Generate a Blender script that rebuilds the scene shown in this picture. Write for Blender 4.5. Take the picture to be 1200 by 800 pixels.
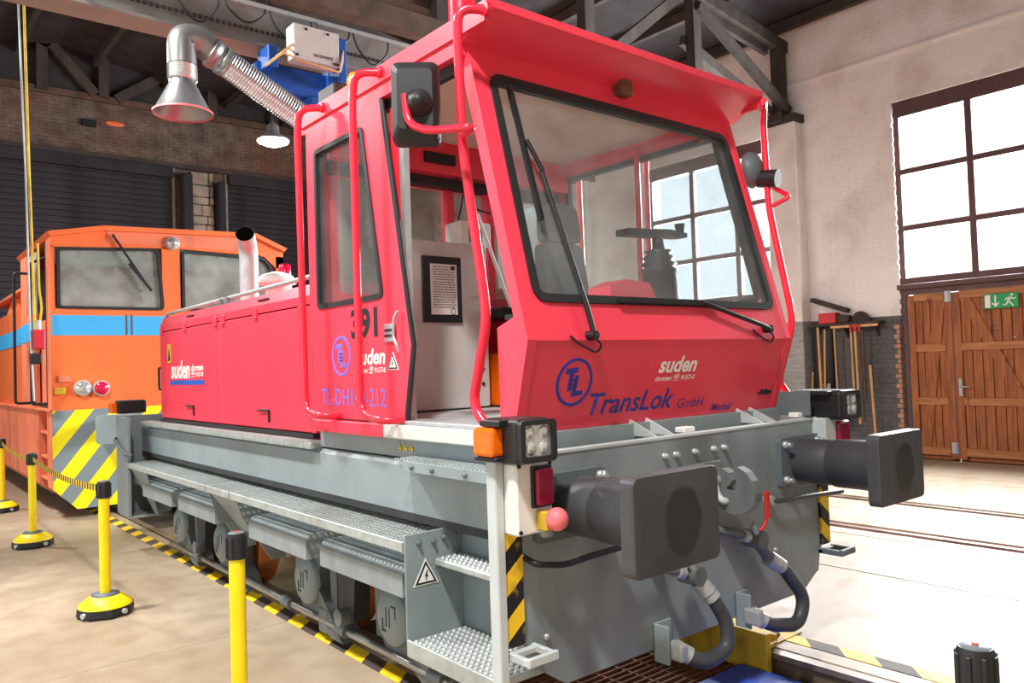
import bpy, bmesh, math, random
from mathutils import Vector as V, Matrix
random.seed(7)
scn = bpy.context.scene
COL = scn.collection
for o in list(bpy.data.objects): bpy.data.objects.remove(o)

# ------------------------------------------------------------------ camera
CAM = V((-3.138, -2.401, 1.635))
def cam_axes(yaw, pitch, roll):
    yaw, pitch, roll = map(math.radians, (yaw, pitch, roll))
    f = V((math.sin(yaw)*math.cos(pitch), math.cos(yaw)*math.cos(pitch), math.sin(pitch)))
    r = f.cross(V((0,0,1))).normalized(); u = r.cross(f)
    return math.cos(roll)*r+math.sin(roll)*u, -math.sin(roll)*r+math.cos(roll)*u, f
R_, U_, F_ = cam_axes(39.49, 1.734, -1.919)
cd = bpy.data.cameras.new('camera'); cam = bpy.data.objects.new('camera', cd); COL.objects.link(cam)
cd.sensor_width = 36; cd.lens = 36*919.4/1200; cd.clip_start = .05; cd.clip_end = 200
m = Matrix((R_, U_, -F_)).transposed().to_4x4(); m.translation = CAM; cam.matrix_world = m
scn.camera = cam
# ------------------------------------------------------------------ world, light, exposure
W = bpy.data.worlds.new('world'); scn.world = W; W.use_nodes = True
W.node_tree.nodes['Background'].inputs[0].default_value = (.93, .97, 1, 1)
W.node_tree.nodes['Background'].inputs[1].default_value = 1.2
def area(name, loc, target, sx, sy, power, col=(1,1,1)):
    l = bpy.data.lights.new(name, 'AREA'); l.shape = 'RECTANGLE'; l.size = sx; l.size_y = sy; l.energy = power; l.color = col
    o = bpy.data.objects.new(name, l); COL.objects.link(o); o.location = loc
    o.rotation_euler = (V(target)-V(loc)).to_track_quat('-Z', 'Y').to_euler(); return o
# daylight through the tall windows in the right-hand wall
for yc, pw, ln in ((1.585, 2200, 'window_daylight_door_bay'), (6.585, 900, 'window_daylight_cab_bay')): area(ln, (9.52, yc, 4.1), (0, yc, 4.0), 3.1, 2.85, pw, (1, .985, .96))
vs = scn.view_settings
vs.view_transform = 'Standard'; vs.look = 'None'; vs.gamma = 1; vs.use_curve_mapping = False; vs.exposure = .4

# ------------------------------------------------------------------ materials
def lin(c): return tuple(((x/255)/12.92 if x/255 <= .04045 else ((x/255+.055)/1.055)**2.4) for x in c)
MATS = {}
def nodes_of(name):
    mt = bpy.data.materials.new(name); mt.use_nodes = True
    nt = mt.node_tree; b = nt.nodes['Principled BSDF']; MATS[name] = mt
    return mt, nt, b
def N(nt, kind, **kw):
    n = nt.nodes.new(kind)
    for k, v in kw.items():
        if k in n.inputs.keys() if isinstance(k, str) else False: n.inputs[k].default_value = v
        else: setattr(n, k, v)
    return n
def noise(nt, scale, detail=4, stretch=(1,1,1), coord='Object'):
    tc = nt.nodes.new('ShaderNodeTexCoord'); mp = nt.nodes.new('ShaderNodeMapping'); mp.inputs['Scale'].default_value = stretch
    n = nt.nodes.new('ShaderNodeTexNoise'); n.inputs['Scale'].default_value = scale; n.inputs['Detail'].default_value = detail
    nt.links.new(tc.outputs[coord], mp.inputs[0]); nt.links.new(mp.outputs[0], n.inputs['Vector']); return n
def ramp(nt, src, stops):
    r = nt.nodes.new('ShaderNodeValToRGB'); e = r.color_ramp.elements
    while len(e) < len(stops): e.new(.5)
    for i, (p, c) in enumerate(stops):
        e[i].position = p; e[i].color = (*c, 1) if len(c) == 3 else c
    nt.links.new(src, r.inputs[0]); return r
def mixc(nt, fac, a, b):
    n = nt.nodes.new('ShaderNodeMix'); n.data_type = 'RGBA'
    for s, v in ((0, fac), (6, a), (7, b)):
        if hasattr(v, 'is_linked'): nt.links.new(v, n.inputs[s])
        else: n.inputs[s].default_value = v if s == 0 else (*v, 1)
    return n.outputs[2]
def paint(name, col, rough=.4, var=.12, scale=6, metal=0, bump=0, dirt=None, dirt_amt=.35, dirt_scale=3, stretch=(1,1,1), coat=0, spec=None, col2=None):
    mt, nt, b = nodes_of(name); c = lin(col)
    n = noise(nt, scale, 5, stretch)
    lo = lin(col2) if col2 else tuple(x*(1-var) for x in c)
    r = ramp(nt, n.outputs[0], [(.3, lo), (.7, c if col2 else tuple(min(1, x*(1+var)) for x in c))])
    out = r.outputs[0]
    if dirt:
        d = noise(nt, dirt_scale, 8, (1, 1, .35)); dr = ramp(nt, d.outputs[0], [(.5, (0,0,0)), (.72, (dirt_amt,)*3)])
        out = mixc(nt, dr.outputs[0], out, lin(dirt))
    nt.links.new(out, b.inputs['Base Color'])
    b.inputs['Roughness'].default_value = rough; b.inputs['Metallic'].default_value = metal
    if coat: b.inputs['Coat Weight'].default_value = coat; b.inputs['Coat Roughness'].default_value = .15
    if spec is not None: b.inputs['Specular IOR Level'].default_value = spec
    if bump:
        bp = nt.nodes.new('ShaderNodeBump'); bp.inputs['Strength'].default_value = bump; bp.inputs['Distance'].default_value = .01
        n2 = noise(nt, scale*6, 6, stretch); nt.links.new(n2.outputs[0], bp.inputs['Height']); nt.links.new(bp.outputs[0], b.inputs['Normal'])
    return mt
def emit(name, col, s):
    mt, nt, b = nodes_of(name); b.inputs['Base Color'].default_value = (*lin(col), 1)
    b.inputs['Emission Color'].default_value = (*lin(col), 1); b.inputs['Emission Strength'].default_value = s; return mt
def glass(name, tint=(235,245,245), dust=.12, dustcol=(200,205,205), gloss=.12):
    mt, nt, b = nodes_of(name); nt.nodes.remove(b); out = nt.nodes['Material Output']
    t = nt.nodes.new('ShaderNodeBsdfTransparent'); t.inputs[0].default_value = (*lin(tint), 1)
    g = nt.nodes.new('ShaderNodeBsdfGlossy'); g.inputs['Roughness'].default_value = .06
    lw = nt.nodes.new('ShaderNodeLayerWeight'); fr = nt.nodes.new('ShaderNodeMath'); fr.operation = 'POWER'; fr.inputs[1].default_value = 4; nt.links.new(lw.outputs['Facing'], fr.inputs[0])
    mx = nt.nodes.new('ShaderNodeMixShader')
    ad = nt.nodes.new('ShaderNodeMath'); ad.operation = 'MULTIPLY_ADD'; ad.inputs[1].default_value = .6; ad.inputs[2].default_value = gloss*.2
    nt.links.new(fr.outputs[0], ad.inputs[0]); nt.links.new(ad.outputs[0], mx.inputs[0])
    nt.links.new(t.outputs[0], mx.inputs[1]); nt.links.new(g.outputs[0], mx.inputs[2])
    d = nt.nodes.new('ShaderNodeBsdfDiffuse'); d.inputs[0].default_value = (*lin(dustcol), 1)
    n = noise(nt, 3, 8); r = ramp(nt, n.outputs[0], [(.3, (dust*.4,)*3), (.75, (dust*1.5,)*3)])
    m2 = nt.nodes.new('ShaderNodeMixShader'); nt.links.new(r.outputs[0], m2.inputs[0])
    nt.links.new(mx.outputs[0], m2.inputs[1]); nt.links.new(d.outputs[0], m2.inputs[2]); nt.links.new(m2.outputs[0], out.inputs[0]); return mt
def stripes(name, ca, cb, vec, freq, rough=.5, duty=.5, wear=None, phase=0.):
    mt, nt, b = nodes_of(name); tc = nt.nodes.new('ShaderNodeTexCoord')
    d = nt.nodes.new('ShaderNodeVectorMath'); d.operation = 'DOT_PRODUCT'; d.inputs[1].default_value = vec; nt.links.new(tc.outputs['Object'], d.inputs[0])
    a = nt.nodes.new('ShaderNodeMath'); a.operation = 'MULTIPLY_ADD'; a.inputs[1].default_value = freq; a.inputs[2].default_value = phase; nt.links.new(d.outputs['Value'], a.inputs[0])
    f = nt.nodes.new('ShaderNodeMath'); f.operation = 'FRACT'; nt.links.new(a.outputs[0], f.inputs[0])
    g = nt.nodes.new('ShaderNodeMath'); g.operation = 'GREATER_THAN'; g.inputs[1].default_value = duty; nt.links.new(f.outputs[0], g.inputs[0])
    out = mixc(nt, g.outputs[0], lin(ca), lin(cb))
    if wear:
        n = noise(nt, 14, 8); r = ramp(nt, n.outputs[0], [(.55, (0,0,0)), (.7, (.7,)*3)]); out = mixc(nt, r.outputs[0], out, lin(wear))
    nt.links.new(out, b.inputs['Base Color']); b.inputs['Roughness'].default_value = rough; return mt

paint('red', (240,60,82), .36, .06, 1.2, coat=.25, dirt=(190,40,60), dirt_amt=.12)
paint('red_rail', (232,30,58), .3, .06, 3, coat=.3)
paint('red_dull', (190,30,48), .5, .1, 2)
paint('pink_knob', (250,120,125), .5, .15, 8)
paint('grey', (138,151,154), .45, .1, 2.5, dirt=(96,98,92), dirt_amt=.3, dirt_scale=2.5)
paint('grey_plate', (134,144,146), .45, .22, 2.2, dirt=(70,72,68), dirt_amt=.55, dirt_scale=2.2)
paint('grey_light', (190,198,198), .45, .08, 5, dirt=(120,118,108), dirt_amt=.4)
paint('grey_dark', (96,106,110), .5, .1, 3, dirt=(60,60,58), dirt_amt=.4)
paint('grey_cover', (140,150,152), .5, .12, 8, dirt=(90,92,90), dirt_amt=.4, bump=.05)
paint('cast', (98,105,105), .55, .16, 8, dirt=(52,50,46), dirt_amt=.6, bump=.15)
paint('under', (48,50,52), .7, .2, 4)
paint('buffer', (62,65,68), .5, .15, 5, dirt=(40,40,42), dirt_amt=.5, dirt_scale=4, bump=.06)
paint('grease', (46,46,48), .42, .3, 10, bump=.1)
paint('steel', (165,165,162), .35, .15, 9, metal=.8)
paint('zinc', (176,180,180), .4, .12, 12, metal=.35)
paint('grating', (178,186,184), .45, .15, 20, metal=.3, dirt=(120,116,104), dirt_amt=.4)
paint('rust_wheel', (176,98,44), .6, .3, 6)
paint('black', (26,27,29), .45, .15, 6)
paint('rubber', (30,31,33), .55, .1, 8)
paint('hose', (58,61,64), .5, .15, 12)
paint('yellow', (255,224,10), .4, .06, 5)
paint('yellow_worn', (214,176,40), .6, .15, 8, dirt=(110,80,40), dirt_amt=.8, dirt_scale=9)
paint('orange', (252,120,62), .42, .06, 1.6, dirt=(196,92,60), dirt_amt=.3, coat=.15)
paint('orange_faded', (238,128,92), .55, .14, 2.0, dirt=(150,86,64), dirt_amt=.7, dirt_scale=2)
paint('blue_stripe', (64,176,236), .45, .05, 3)
paint('blue', (28,84,170), .45, .1, 3)
paint('blue_mat', (44,84,196), .5, .1, 3, dirt=(90,100,150), dirt_amt=.3)
paint('white', (236,236,232), .5, .05, 4, dirt=(150,146,136), dirt_amt=.35)
paint('paper', (238,240,238), .6, .03, 4)
paint('ink', (60,60,62), .6, .1, 4)
paint('logo_blue', (36,52,150), .45, .06, 6)
paint('logo_lilac', (120,110,205), .45, .06, 6)
paint('text_white', (240,236,226), .5, .03, 6)
paint('text_black', (30,24,28), .5, .05, 6)
paint('cabinet', (206,206,202), .45, .06, 3, dirt=(140,136,128), dirt_amt=.4, dirt_scale=4)
paint('liner', (226,206,188), .7, .04, 3)
paint('cab_grey', (120,124,124), .7, .15, 8)
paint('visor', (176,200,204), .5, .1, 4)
paint('inner_pale', (186,180,168), .8, .1, 4)
paint('seat', (92,102,104), .8, .15, 14, bump=.1)
paint('alu', (226,228,228), .28, .08, 6, metal=.85)
paint('duct', (150,152,152), .35, .15, 6, metal=.7)
paint('alu_rail', (140,138,134), .4, .1, 3, metal=.3)
paint('amber', (250,110,10), .2, .15, 30)
paint('beacon', (255,150,20), .2, .1, 10)
paint('red_lens', (150,16,56), .2, .1, 20)
paint('red_lens2', (220,20,70), .2, .2, 40)
paint('lens', (214,218,220), .08, .2, 26, metal=.6)
paint('rust', (120,74,50), .7, .3, 7, dirt=(70,50,40), dirt_amt=.6)
paint('rail_steel', (128,112,102), .4, .25, 5, metal=.4, dirt=(96,62,44), dirt_amt=.7)
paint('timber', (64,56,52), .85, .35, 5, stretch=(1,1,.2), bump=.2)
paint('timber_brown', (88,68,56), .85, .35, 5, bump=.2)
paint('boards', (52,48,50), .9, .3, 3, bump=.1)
paint('shutter', (60,58,62), .9, .2, 2, spec=.1, dirt=(40,38,38), dirt_amt=.6, dirt_scale=1.2)
paint('shutter_bar', (140,136,126), .7, .2, 3)
paint('stone', (160,148,134), .9, .3, 3, bump=.2)
paint('frame_brown', (92,66,64), .6, .2, 4)
paint('tool_wood', (206,164,108), .6, .2, 10, stretch=(1,1,.15))
paint('tool_red', (200,40,40), .5, .1, 8)
paint('dark_board', (62,52,46), .8, .3, 6)
paint('green', (0,158,86), .5, .03, 5)
paint('gable', (44,42,48), .9, .3, 3)
paint('brick_red', (176,132,108), .85, .3, 10, bump=.2)
emit('lamp', (255,252,245), 14)
glass('windshield', (249,252,252), .07, (214,218,218), .2)
glass('window', (247,251,251), .05, (200,206,206), .25)
glass('dusty', (222,228,226), .34, (214,216,208), .2)
glass('pane', (250,252,255), .06, (240,240,240), .1)
stripes('hazard', (20,18,18), (252,206,20), (.72,0,-.9), 6.4, wear=(190,150,40))
stripes('hazard_mirror', (20,18,18), (252,206,20), (.72,0,.9), 6.4, wear=(190,150,40))
stripes('warn_grey', (126,140,146), (250,232,20), (.8,0,-.62), 3.1, .45, .5)
stripes('belt', (24,24,22), (232,196,40), (0,1,0), 11)
paint('hazard_yellow', (250,204,30), .6, .1, 10, dirt=(150,112,40), dirt_amt=.5, dirt_scale=9)
paint('hazard_black', (70,60,52), .7, .2, 10)

def make_concrete():
    mt, nt, b = nodes_of('concrete')
    n1 = noise(nt, .7, 6); n2 = noise(nt, 5, 10); n3 = noise(nt, 1.6, 8, (1,.25,1))
    c1 = ramp(nt, n1.outputs[0], [(.3, lin((151,133,109))), (.7, lin((179,163,141)))])
    d = ramp(nt, n3.outputs[0], [(.5, (0,0,0)), (.75, (.55,)*3)])
    o = mixc(nt, d.outputs[0], c1.outputs[0], lin((132,108,84)))
    d2 = ramp(nt, n2.outputs[0], [(.35, (.3,)*3), (.6, (0,0,0))])
    o = mixc(nt, d2.outputs[0], o, lin((136,116,94)))
    nt.links.new(o, b.inputs['Base Color'])
    rr = ramp(nt, n2.outputs[0], [(.3, (.38,)*3), (.7, (.62,)*3)]); nt.links.new(rr.outputs[0], b.inputs['Roughness'])
    bp = nt.nodes.new('ShaderNodeBump'); bp.inputs['Strength'].default_value = .12; bp.inputs['Distance'].default_value = .01
    n4 = noise(nt, 30, 8); nt.links.new(n4.outputs[0], bp.inputs['Height']); nt.links.new(bp.outputs[0], b.inputs['Normal'])
make_concrete()
def make_wallpaint(name, dark, white=(243,240,236), stain=(206,194,183)):
    # whitewash over brick with patchy stains, dark painted dado below 2.2 m
    mt, nt, b = nodes_of(name); tc = nt.nodes.new('ShaderNodeTexCoord'); sp = nt.nodes.new('ShaderNodeSeparateXYZ'); nt.links.new(tc.outputs['Object'], sp.inputs[0])
    n = noise(nt, 1.2, 8); st = ramp(nt, n.outputs[0], [(.48, (0,0,0)), (.72, (.7,)*3)])
    o = mixc(nt, st.outputs[0], lin(white), lin(stain))
    n2 = noise(nt, 9, 6, (1, .4, 2.5))
    lt = nt.nodes.new('ShaderNodeMath'); lt.operation = 'LESS_THAN'; lt.inputs[1].default_value = 2.21; nt.links.new(sp.outputs[2], lt.inputs[0])
    dk = ramp(nt, n2.outputs[0], [(.3, tuple(x*.6 for x in lin(dark))), (.75, lin(dark))])
    o = mixc(nt, lt.outputs[0], o, dk.outputs[0])
    nt.links.new(o, b.inputs['Base Color']); b.inputs['Roughness'].default_value = .85
    bp = nt.nodes.new('ShaderNodeBump'); bp.inputs['Strength'].default_value = .25; bp.inputs['Distance'].default_value = .01
    n4 = noise(nt, 14, 8); nt.links.new(n4.outputs[0], bp.inputs['Height']); nt.links.new(bp.outputs[0], b.inputs['Normal'])
make_wallpaint('wash', (104,104,106))
make_wallpaint('wash_pier', (176,178,178))
def make_backbrick():
    mt, nt, b = nodes_of('back_brick')
    n = noise(nt, 3, 8); n2 = noise(nt, .6, 4)
    v = ramp(nt, n.outputs[0], [(.3, lin((72,62,56))), (.7, lin((124,110,98)))])
    s = ramp(nt, n2.outputs[0], [(.45, (0,0,0)), (.7, (.6,)*3)])
    nt.links.new(mixc(nt, s.outputs[0], v.outputs[0], lin((120,72,52))), b.inputs['Base Color']); b.inputs['Roughness'].default_value = .9
make_backbrick()
def make_wood(name, c1, c2, stretch):
    mt, nt, b = nodes_of(name)
    n = noise(nt, 10, 8, stretch); k = noise(nt, 7, 3, (1,1,.7))
    v = ramp(nt, n.outputs[0], [(.3, lin(c1)), (.7, lin(c2))]); kn = ramp(nt, k.outputs[0], [(.66, (0,0,0)), (.74, (.8,)*3)])
    nt.links.new(mixc(nt, kn.outputs[0], v.outputs[0], lin((86,42,18))), b.inputs['Base Color']); b.inputs['Roughness'].default_value = .6
make_wood('door_wood', (120,64,30), (176,104,52), (1,3,.22))
make_wood('door_rail', (148,90,48), (188,128,76), (1,.3,3))

# ------------------------------------------------------------------ mesh helpers
def fillet(pts, rad, n=5):
    pts = [V(p) for p in pts]; out = [pts[0]]
    for i in range(1, len(pts)-1):
        a, b, c = pts[i-1], pts[i], pts[i+1]; d1 = (a-b); d2 = (c-b)
        r = min(rad, d1.length*.48, d2.length*.48); p, q = b+d1.normalized()*r, b+d2.normalized()*r
        for k in range(n+1):
            t = k/n; out.append(p*(1-t)**2+b*2*t*(1-t)+q*t*t)
    return out+[pts[-1]]
def rpoly(quad, rad, n=4):
    """closed polygon with every corner rounded"""
    quad = [V(p) for p in quad]; out = []; L = len(quad)
    for i in range(L):
        a, b, c = quad[i-1], quad[i], quad[(i+1) % L]; d1, d2 = a-b, c-b
        p, q = b+d1.normalized()*rad, b+d2.normalized()*rad
        for k in range(n+1):
            t = k/n; out.append(p*(1-t)**2+b*2*t*(1-t)+q*t*t)
    return out
def shrink(poly, d):
    """offset a closed planar polygon inwards by about d"""
    c = sum(poly, V())/len(poly); nrm = V()
    for i in range(len(poly)): nrm += (poly[i-1]-c).cross(poly[i]-c)
    nrm.normalize(); out = []
    for i in range(len(poly)):
        t = (poly[(i+1) % len(poly)]-poly[i-1]).normalized(); out.append(poly[i]+nrm.cross(t)*d)
    return out
class MB:
    def __init__(s): s.v = []; s.f = []; s.s = []
    def add(s, vs, fs, sm=False):
        o = len(s.v); s.v += [V(x) for x in vs]; s.f += [[o+i for i in f] for f in fs]; s.s += [sm]*len(fs); return s
    def box(s, x0, x1, y0, y1, z0, z1, bev=0, seg=2):
        if bev:
            bm = bmesh.new(); bmesh.ops.create_cube(bm, size=1)
            for v in bm.verts: v.co = V(((x0+x1)/2+v.co.x*(x1-x0), (y0+y1)/2+v.co.y*(y1-y0), (z0+z1)/2+v.co.z*(z1-z0)))
            bmesh.ops.bevel(bm, geom=bm.edges[:], offset=bev, segments=seg, affect='EDGES', profile=.5)
            bm.verts.index_update(); s.add([v.co.copy() for v in bm.verts], [[v.index for v in f.verts] for f in bm.faces], False); bm.free(); return s
        vs = [(x, y, z) for x in (x0, x1) for y in (y0, y1) for z in (z0, z1)]
        return s.add(vs, [(0,1,3,2),(4,6,7,5),(0,4,5,1),(2,3,7,6),(0,2,6,4),(1,5,7,3)])
    def bar(s, p, q, w, h, up=(0,0,1)):
        p, q = V(p), V(q); d = (q-p).normalized(); a = d.cross(V(up))
        if a.length < 1e-4: a = d.cross(V((1,0,0)))
        a.normalize(); b = a.cross(d); vs = []
        for c in (p, q):
            for i, j in ((-1,-1),(1,-1),(1,1),(-1,1)): vs.append(c+a*i*w/2+b*j*h/2)
        return s.add(vs, [(3,2,1,0),(4,5,6,7),(0,1,5,4),(1,2,6,5),(2,3,7,6),(3,0,4,7)])
    def cyl(s, p, q, r0, r1=None, n=20, caps=True):
        return s.lathe([(r0, 0), (r0 if r1 is None else r1, (V(q)-V(p)).length)], p, V(q)-V(p), n, caps)
    def lathe(s, prof, org, axis=(0,0,1), n=24, caps=True, smooth=True):
        ax = V(axis).normalized(); a = ax.cross(V((0,0,1)) if abs(ax.z) < .9 else V((1,0,0))).normalized(); b = ax.cross(a); org = V(org); vs = []
        for r, h in prof:
            for k in range(n):
                t = 2*math.pi*k/n; vs.append(org+ax*h+(a*math.cos(t)+b*math.sin(t))*r)
        fs = []
        for i in range(len(prof)-1):
            for k in range(n): k2 = (k+1) % n; fs.append((i*n+k, i*n+k2, (i+1)*n+k2, (i+1)*n+k))
        s.add(vs, fs, smooth)
        if caps:
            if prof[0][0] > 1e-5: s.add(vs[:n], [tuple(range(n))[::-1]])
            if prof[-1][0] > 1e-5: s.add(vs[-n:], [tuple(range(n))])
        return s
    def tube(s, pts, r, n=10, rad=0., caps=True, seg=5):
        P = fillet(pts, rad, seg) if rad else [V(p) for p in pts]; vs = []; nrm = None
        for i, p in enumerate(P):
            t = (P[min(i+1, len(P)-1)]-P[max(i-1, 0)]).normalized()
            if nrm is None:
                nrm = t.cross(V((.13,.31,.94))); nrm = nrm if nrm.length > .05 else t.cross(V((1,0,0)))
            nrm = (nrm-t*nrm.dot(t)).normalized(); bn = t.cross(nrm)
            for k in range(n):
                a = 2*math.pi*k/n; vs.append(p+(nrm*math.cos(a)+bn*math.sin(a))*r)
        L = len(P); s.add(vs, [(i*n+k, i*n+(k+1) % n, (i+1)*n+(k+1) % n, (i+1)*n+k) for i in range(L-1) for k in range(n)], True)
        if caps: s.add(vs[:n], [tuple(range(n))[::-1]]); s.add(vs[-n:], [tuple(range(n))])
        return s
    def prism(s, poly, vec, sm=False):
        n = len(poly); P = [V(p) for p in poly]; Q = [p+V(vec) for p in P]
        return s.add(P+Q, [tuple(range(n))[::-1], tuple(range(n, 2*n))]+[(i, (i+1) % n, n+(i+1) % n, n+i) for i in range(n)], sm)
    def ring(s, outer, inner, vec):
        n = len(outer); o, i_ = [V(p) for p in outer], [V(p) for p in inner]; vec = V(vec)
        vs = o+i_+[p+vec for p in o]+[p+vec for p in i_]; fs = []
        for k in range(n):
            j = (k+1) % n
            fs += [(k, j, n+j, n+k), (2*n+k, 3*n+k, 3*n+j, 2*n+j), (k, 2*n+k, 2*n+j, j), (n+k, n+j, 3*n+j, 3*n+k)]
        return s.add(vs, fs)
    def sphere(s, c, r, n=16, m=10, sc=(1,1,1)):
        vs = []; c = V(c)
        for i in range(m+1):
            a = math.pi*i/m
            for k in range(n):
                b = 2*math.pi*k/n; vs.append(c+V((r*sc[0]*math.sin(a)*math.cos(b), r*sc[1]*math.sin(a)*math.sin(b), r*sc[2]*math.cos(a))))
        return s.add(vs, [(i*n+k, (i+1)*n+k, (i+1)*n+(k+1) % n, i*n+(k+1) % n) for i in range(m) for k in range(n)], True)
    def build(s, name, mat, parent=None, label=None, kind=None):
        off = OFF.get(parent.name, V()) if parent else V()
        me = bpy.data.meshes.new(name); me.from_pydata([v-off for v in s.v], [], s.f); me.validate(clean_customdata=False)
        if len(me.polygons) == len(s.s): me.polygons.foreach_set('use_smooth', s.s)
        bm = bmesh.new(); bm.from_mesh(me); bmesh.ops.recalc_face_normals(bm, faces=bm.faces); bm.to_mesh(me); bm.free()
        me.materials.append(MATS[mat]); o = bpy.data.objects.new(name, me); COL.objects.link(o)
        if parent: o.parent = parent
        OFF[o.name] = off
        if label: o['label'] = label
        if kind: o['kind'] = kind
        return o
OFF = {}
def thing(name, label, cat, loc, group=None):
    o = bpy.data.objects.new(name, None); COL.objects.link(o); o.location = loc; OFF[o.name] = V(loc); o.empty_display_size = .1
    o['label'] = label; o['category'] = cat
    if group: o['group'] = group
    return o
def tag(o, label, cat, group=None):
    o['label'] = label; o['category'] = cat
    if group: o['group'] = group
    return o
def struct(o, label=None, cat=None):
    o['kind'] = 'structure'
    if label: o['label'] = label
    if cat: o['category'] = cat
    return o
def copy_tree(o, parent=None):
    c = o.copy(); COL.objects.link(c); c.parent = parent
    for ch in list(o.children): copy_tree(ch, c)
    return c
def text(name, s, mat, parent, org, right, up, w, h, shear=0, bold=0, ext=.002, align='L'):
    cu = bpy.data.curves.new(name, 'FONT'); cu.body = s; cu.size = 1; cu.shear = shear; cu.offset = bold; cu.resolution_u = 3
    tmp = bpy.data.objects.new('tmp', cu); COL.objects.link(tmp)
    me = bpy.data.meshes.new_from_object(tmp.evaluated_get(bpy.context.evaluated_depsgraph_get()))
    bpy.data.objects.remove(tmp); right, up, org = V(right).normalized(), V(up).normalized(), V(org)
    xs = [v.co.x for v in me.vertices]; ys = [v.co.y for v in me.vertices]; x0, x1, y0, y1 = min(xs), max(xs), min(ys), max(ys)
    off = OFF[parent.name]; nrm = right.cross(up)
    for v in me.vertices:
        v.co = org+right*((v.co.x-x0)/(x1-x0)*w)+up*((v.co.y-y0)/(y1-y0)*h)+nrm*ext-off
    me.materials.clear(); me.materials.append(MATS[mat]); o = bpy.data.objects.new(name, me); COL.objects.link(o); o.parent = parent; OFF[o.name] = off
    return o

# ================================================================== THE HALL
# ---- floor: concrete slabs between the tracks, pit under the locomotive
fl = MB().box(-11, 9.6, -5, 16.4, -.5, -.3).build('floor', 'concrete'); struct(fl, 'sandy concrete shed floor with slab joints and embedded tracks', 'floor')
def slab(x0, x1, y0, y1): MB().box(x0+.004, x1-.004, y0+.004, y1-.004, -.3, 0, .006, 1).build('slab', 'concrete', fl)
ys = [-5, -1.4, 2.6, 6.6, 10.8, 16.3]
for i in range(len(ys)-1):
    for x0, x1 in ((-11, -6.4), (-6.4, -3.2), (-3.2, -.80), (.80, 2.62), (2.62, 3.76), (3.76, 3.98), (4.22, 5.42), (5.66, 7.3), (7.3, 9.3)):
        slab(x0, x1, ys[i], ys[i+1])
for x0, x1 in ((3.98, 4.22), (5.42, 5.66)): MB().box(x0, x1, -5, 16.3, -.3, -.035).build('rail_bed', 'rust', fl)
for x0, x1 in ((-.715, -.64), (.64, .715)): MB().box(x0, x1, -5, 16.3, -.3, -.12).build('pit_ledge', 'rust', fl)
RAIL = [(-.035,0),(.035,0),(.036,-.03),(.012,-.045),(.010,-.13),(.06,-.15),(.06,-.165),(-.06,-.165),(-.06,-.15),(-.010,-.13),(-.012,-.045),(-.036,-.03)]
def rail(x, label):
    o = MB().prism([(x+a, -5, b+.001) for a, b in RAIL], (0, 21.3, 0)).build('rail', 'rail_steel'); tag(o, label, 'rail', 'rails set in the concrete floor')
rail(-.7525, 'steel rail along the yellow and black tape beside the barrier posts')
rail(.7525, 'steel rail carrying the yellow wheel stop in front of the red locomotive')
rail(4.10, 'steel rail of the empty track, the one closer to the red locomotive')
rail(5.54, 'steel rail of the empty track, the one closer to the wooden doors')
# pit grating under the front of the locomotive, blue mat, yellow wheel stop
pg = thing('pit_grating', 'rusty steel bar grating covering the pit under the red locomotive front', 'grating', (0, 0, -.12))
b = MB()
for i in range(60): b.box(-.63, .63, -.5+i*.05, -.488+i*.05, -.12, -.085)
b.build('cross_bars', 'rust', pg, kind='stuff')
b = MB()
for i in range(9): b.box(-.62+i*.15, -.606+i*.15, -.5, 2.47, -.12, -.092)
b.build('bearing_bars', 'rust', pg, kind='stuff')
o = MB().box(-.3, .625, -1.6, .25, -.083, -.07, .004).build('pit_mat', 'blue_mat'); tag(o, 'flat blue mat lying on the pit grating in front of the locomotive', 'mat')
ws = thing('wheel_stop', 'worn yellow steel wheel stop clamped on the rail in front of the locomotive', 'wheel stop', (.75, .2, 0))
MB().box(.648, .70, .10, .72, -.105, .115, .006).build('inner_plate', 'yellow_worn', ws)
MB().box(.795, .83, .14, .72, .003, .07, .006).build('outer_plate', 'yellow_worn', ws); MB().box(.83, 1.12, .16, .72, .0045, .008).build('floor_plate', 'yellow_worn', ws)
MB().prism([(.70, .12, .02), (.70, .7, .02), (.70, .7, .10), (.70, .4, .08), (.70, .12, .04)], (.095, 0, 0)).build('wedge', 'yellow_worn', ws)
for y in (.18, .6): MB().cyl((.83, y, .045), (.885, y, .045), .022, n=6).build('bolt', 'rust', ws)
# yellow and black floor tape along both rails
def tape(name, x, y0, y1, label):
    t = thing(name, label, 'floor tape', (x, y0, 0)); y = y0; k = 0; L = .2
    while y < y1:
        MB().prism([(x-.055, y, .001), (x+.055, y+.10, .001), (x+.055, y+.10+L, .001), (x-.055, y+L, .001)], (0, 0, .0025)).build('yellow_patch' if k % 2 == 0 else 'black_patch', 'hazard_yellow' if k % 2 == 0 else 'hazard_black', t)
        y += L; k += 1
tape('floor_tape', -.955, -1.2, 9.0, 'yellow and black striped tape along the rail on the barrier side')
tape('floor_tape', .99, -2.0, 6.0, 'yellow and black striped tape on the floor side facing the wooden doors')

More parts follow.
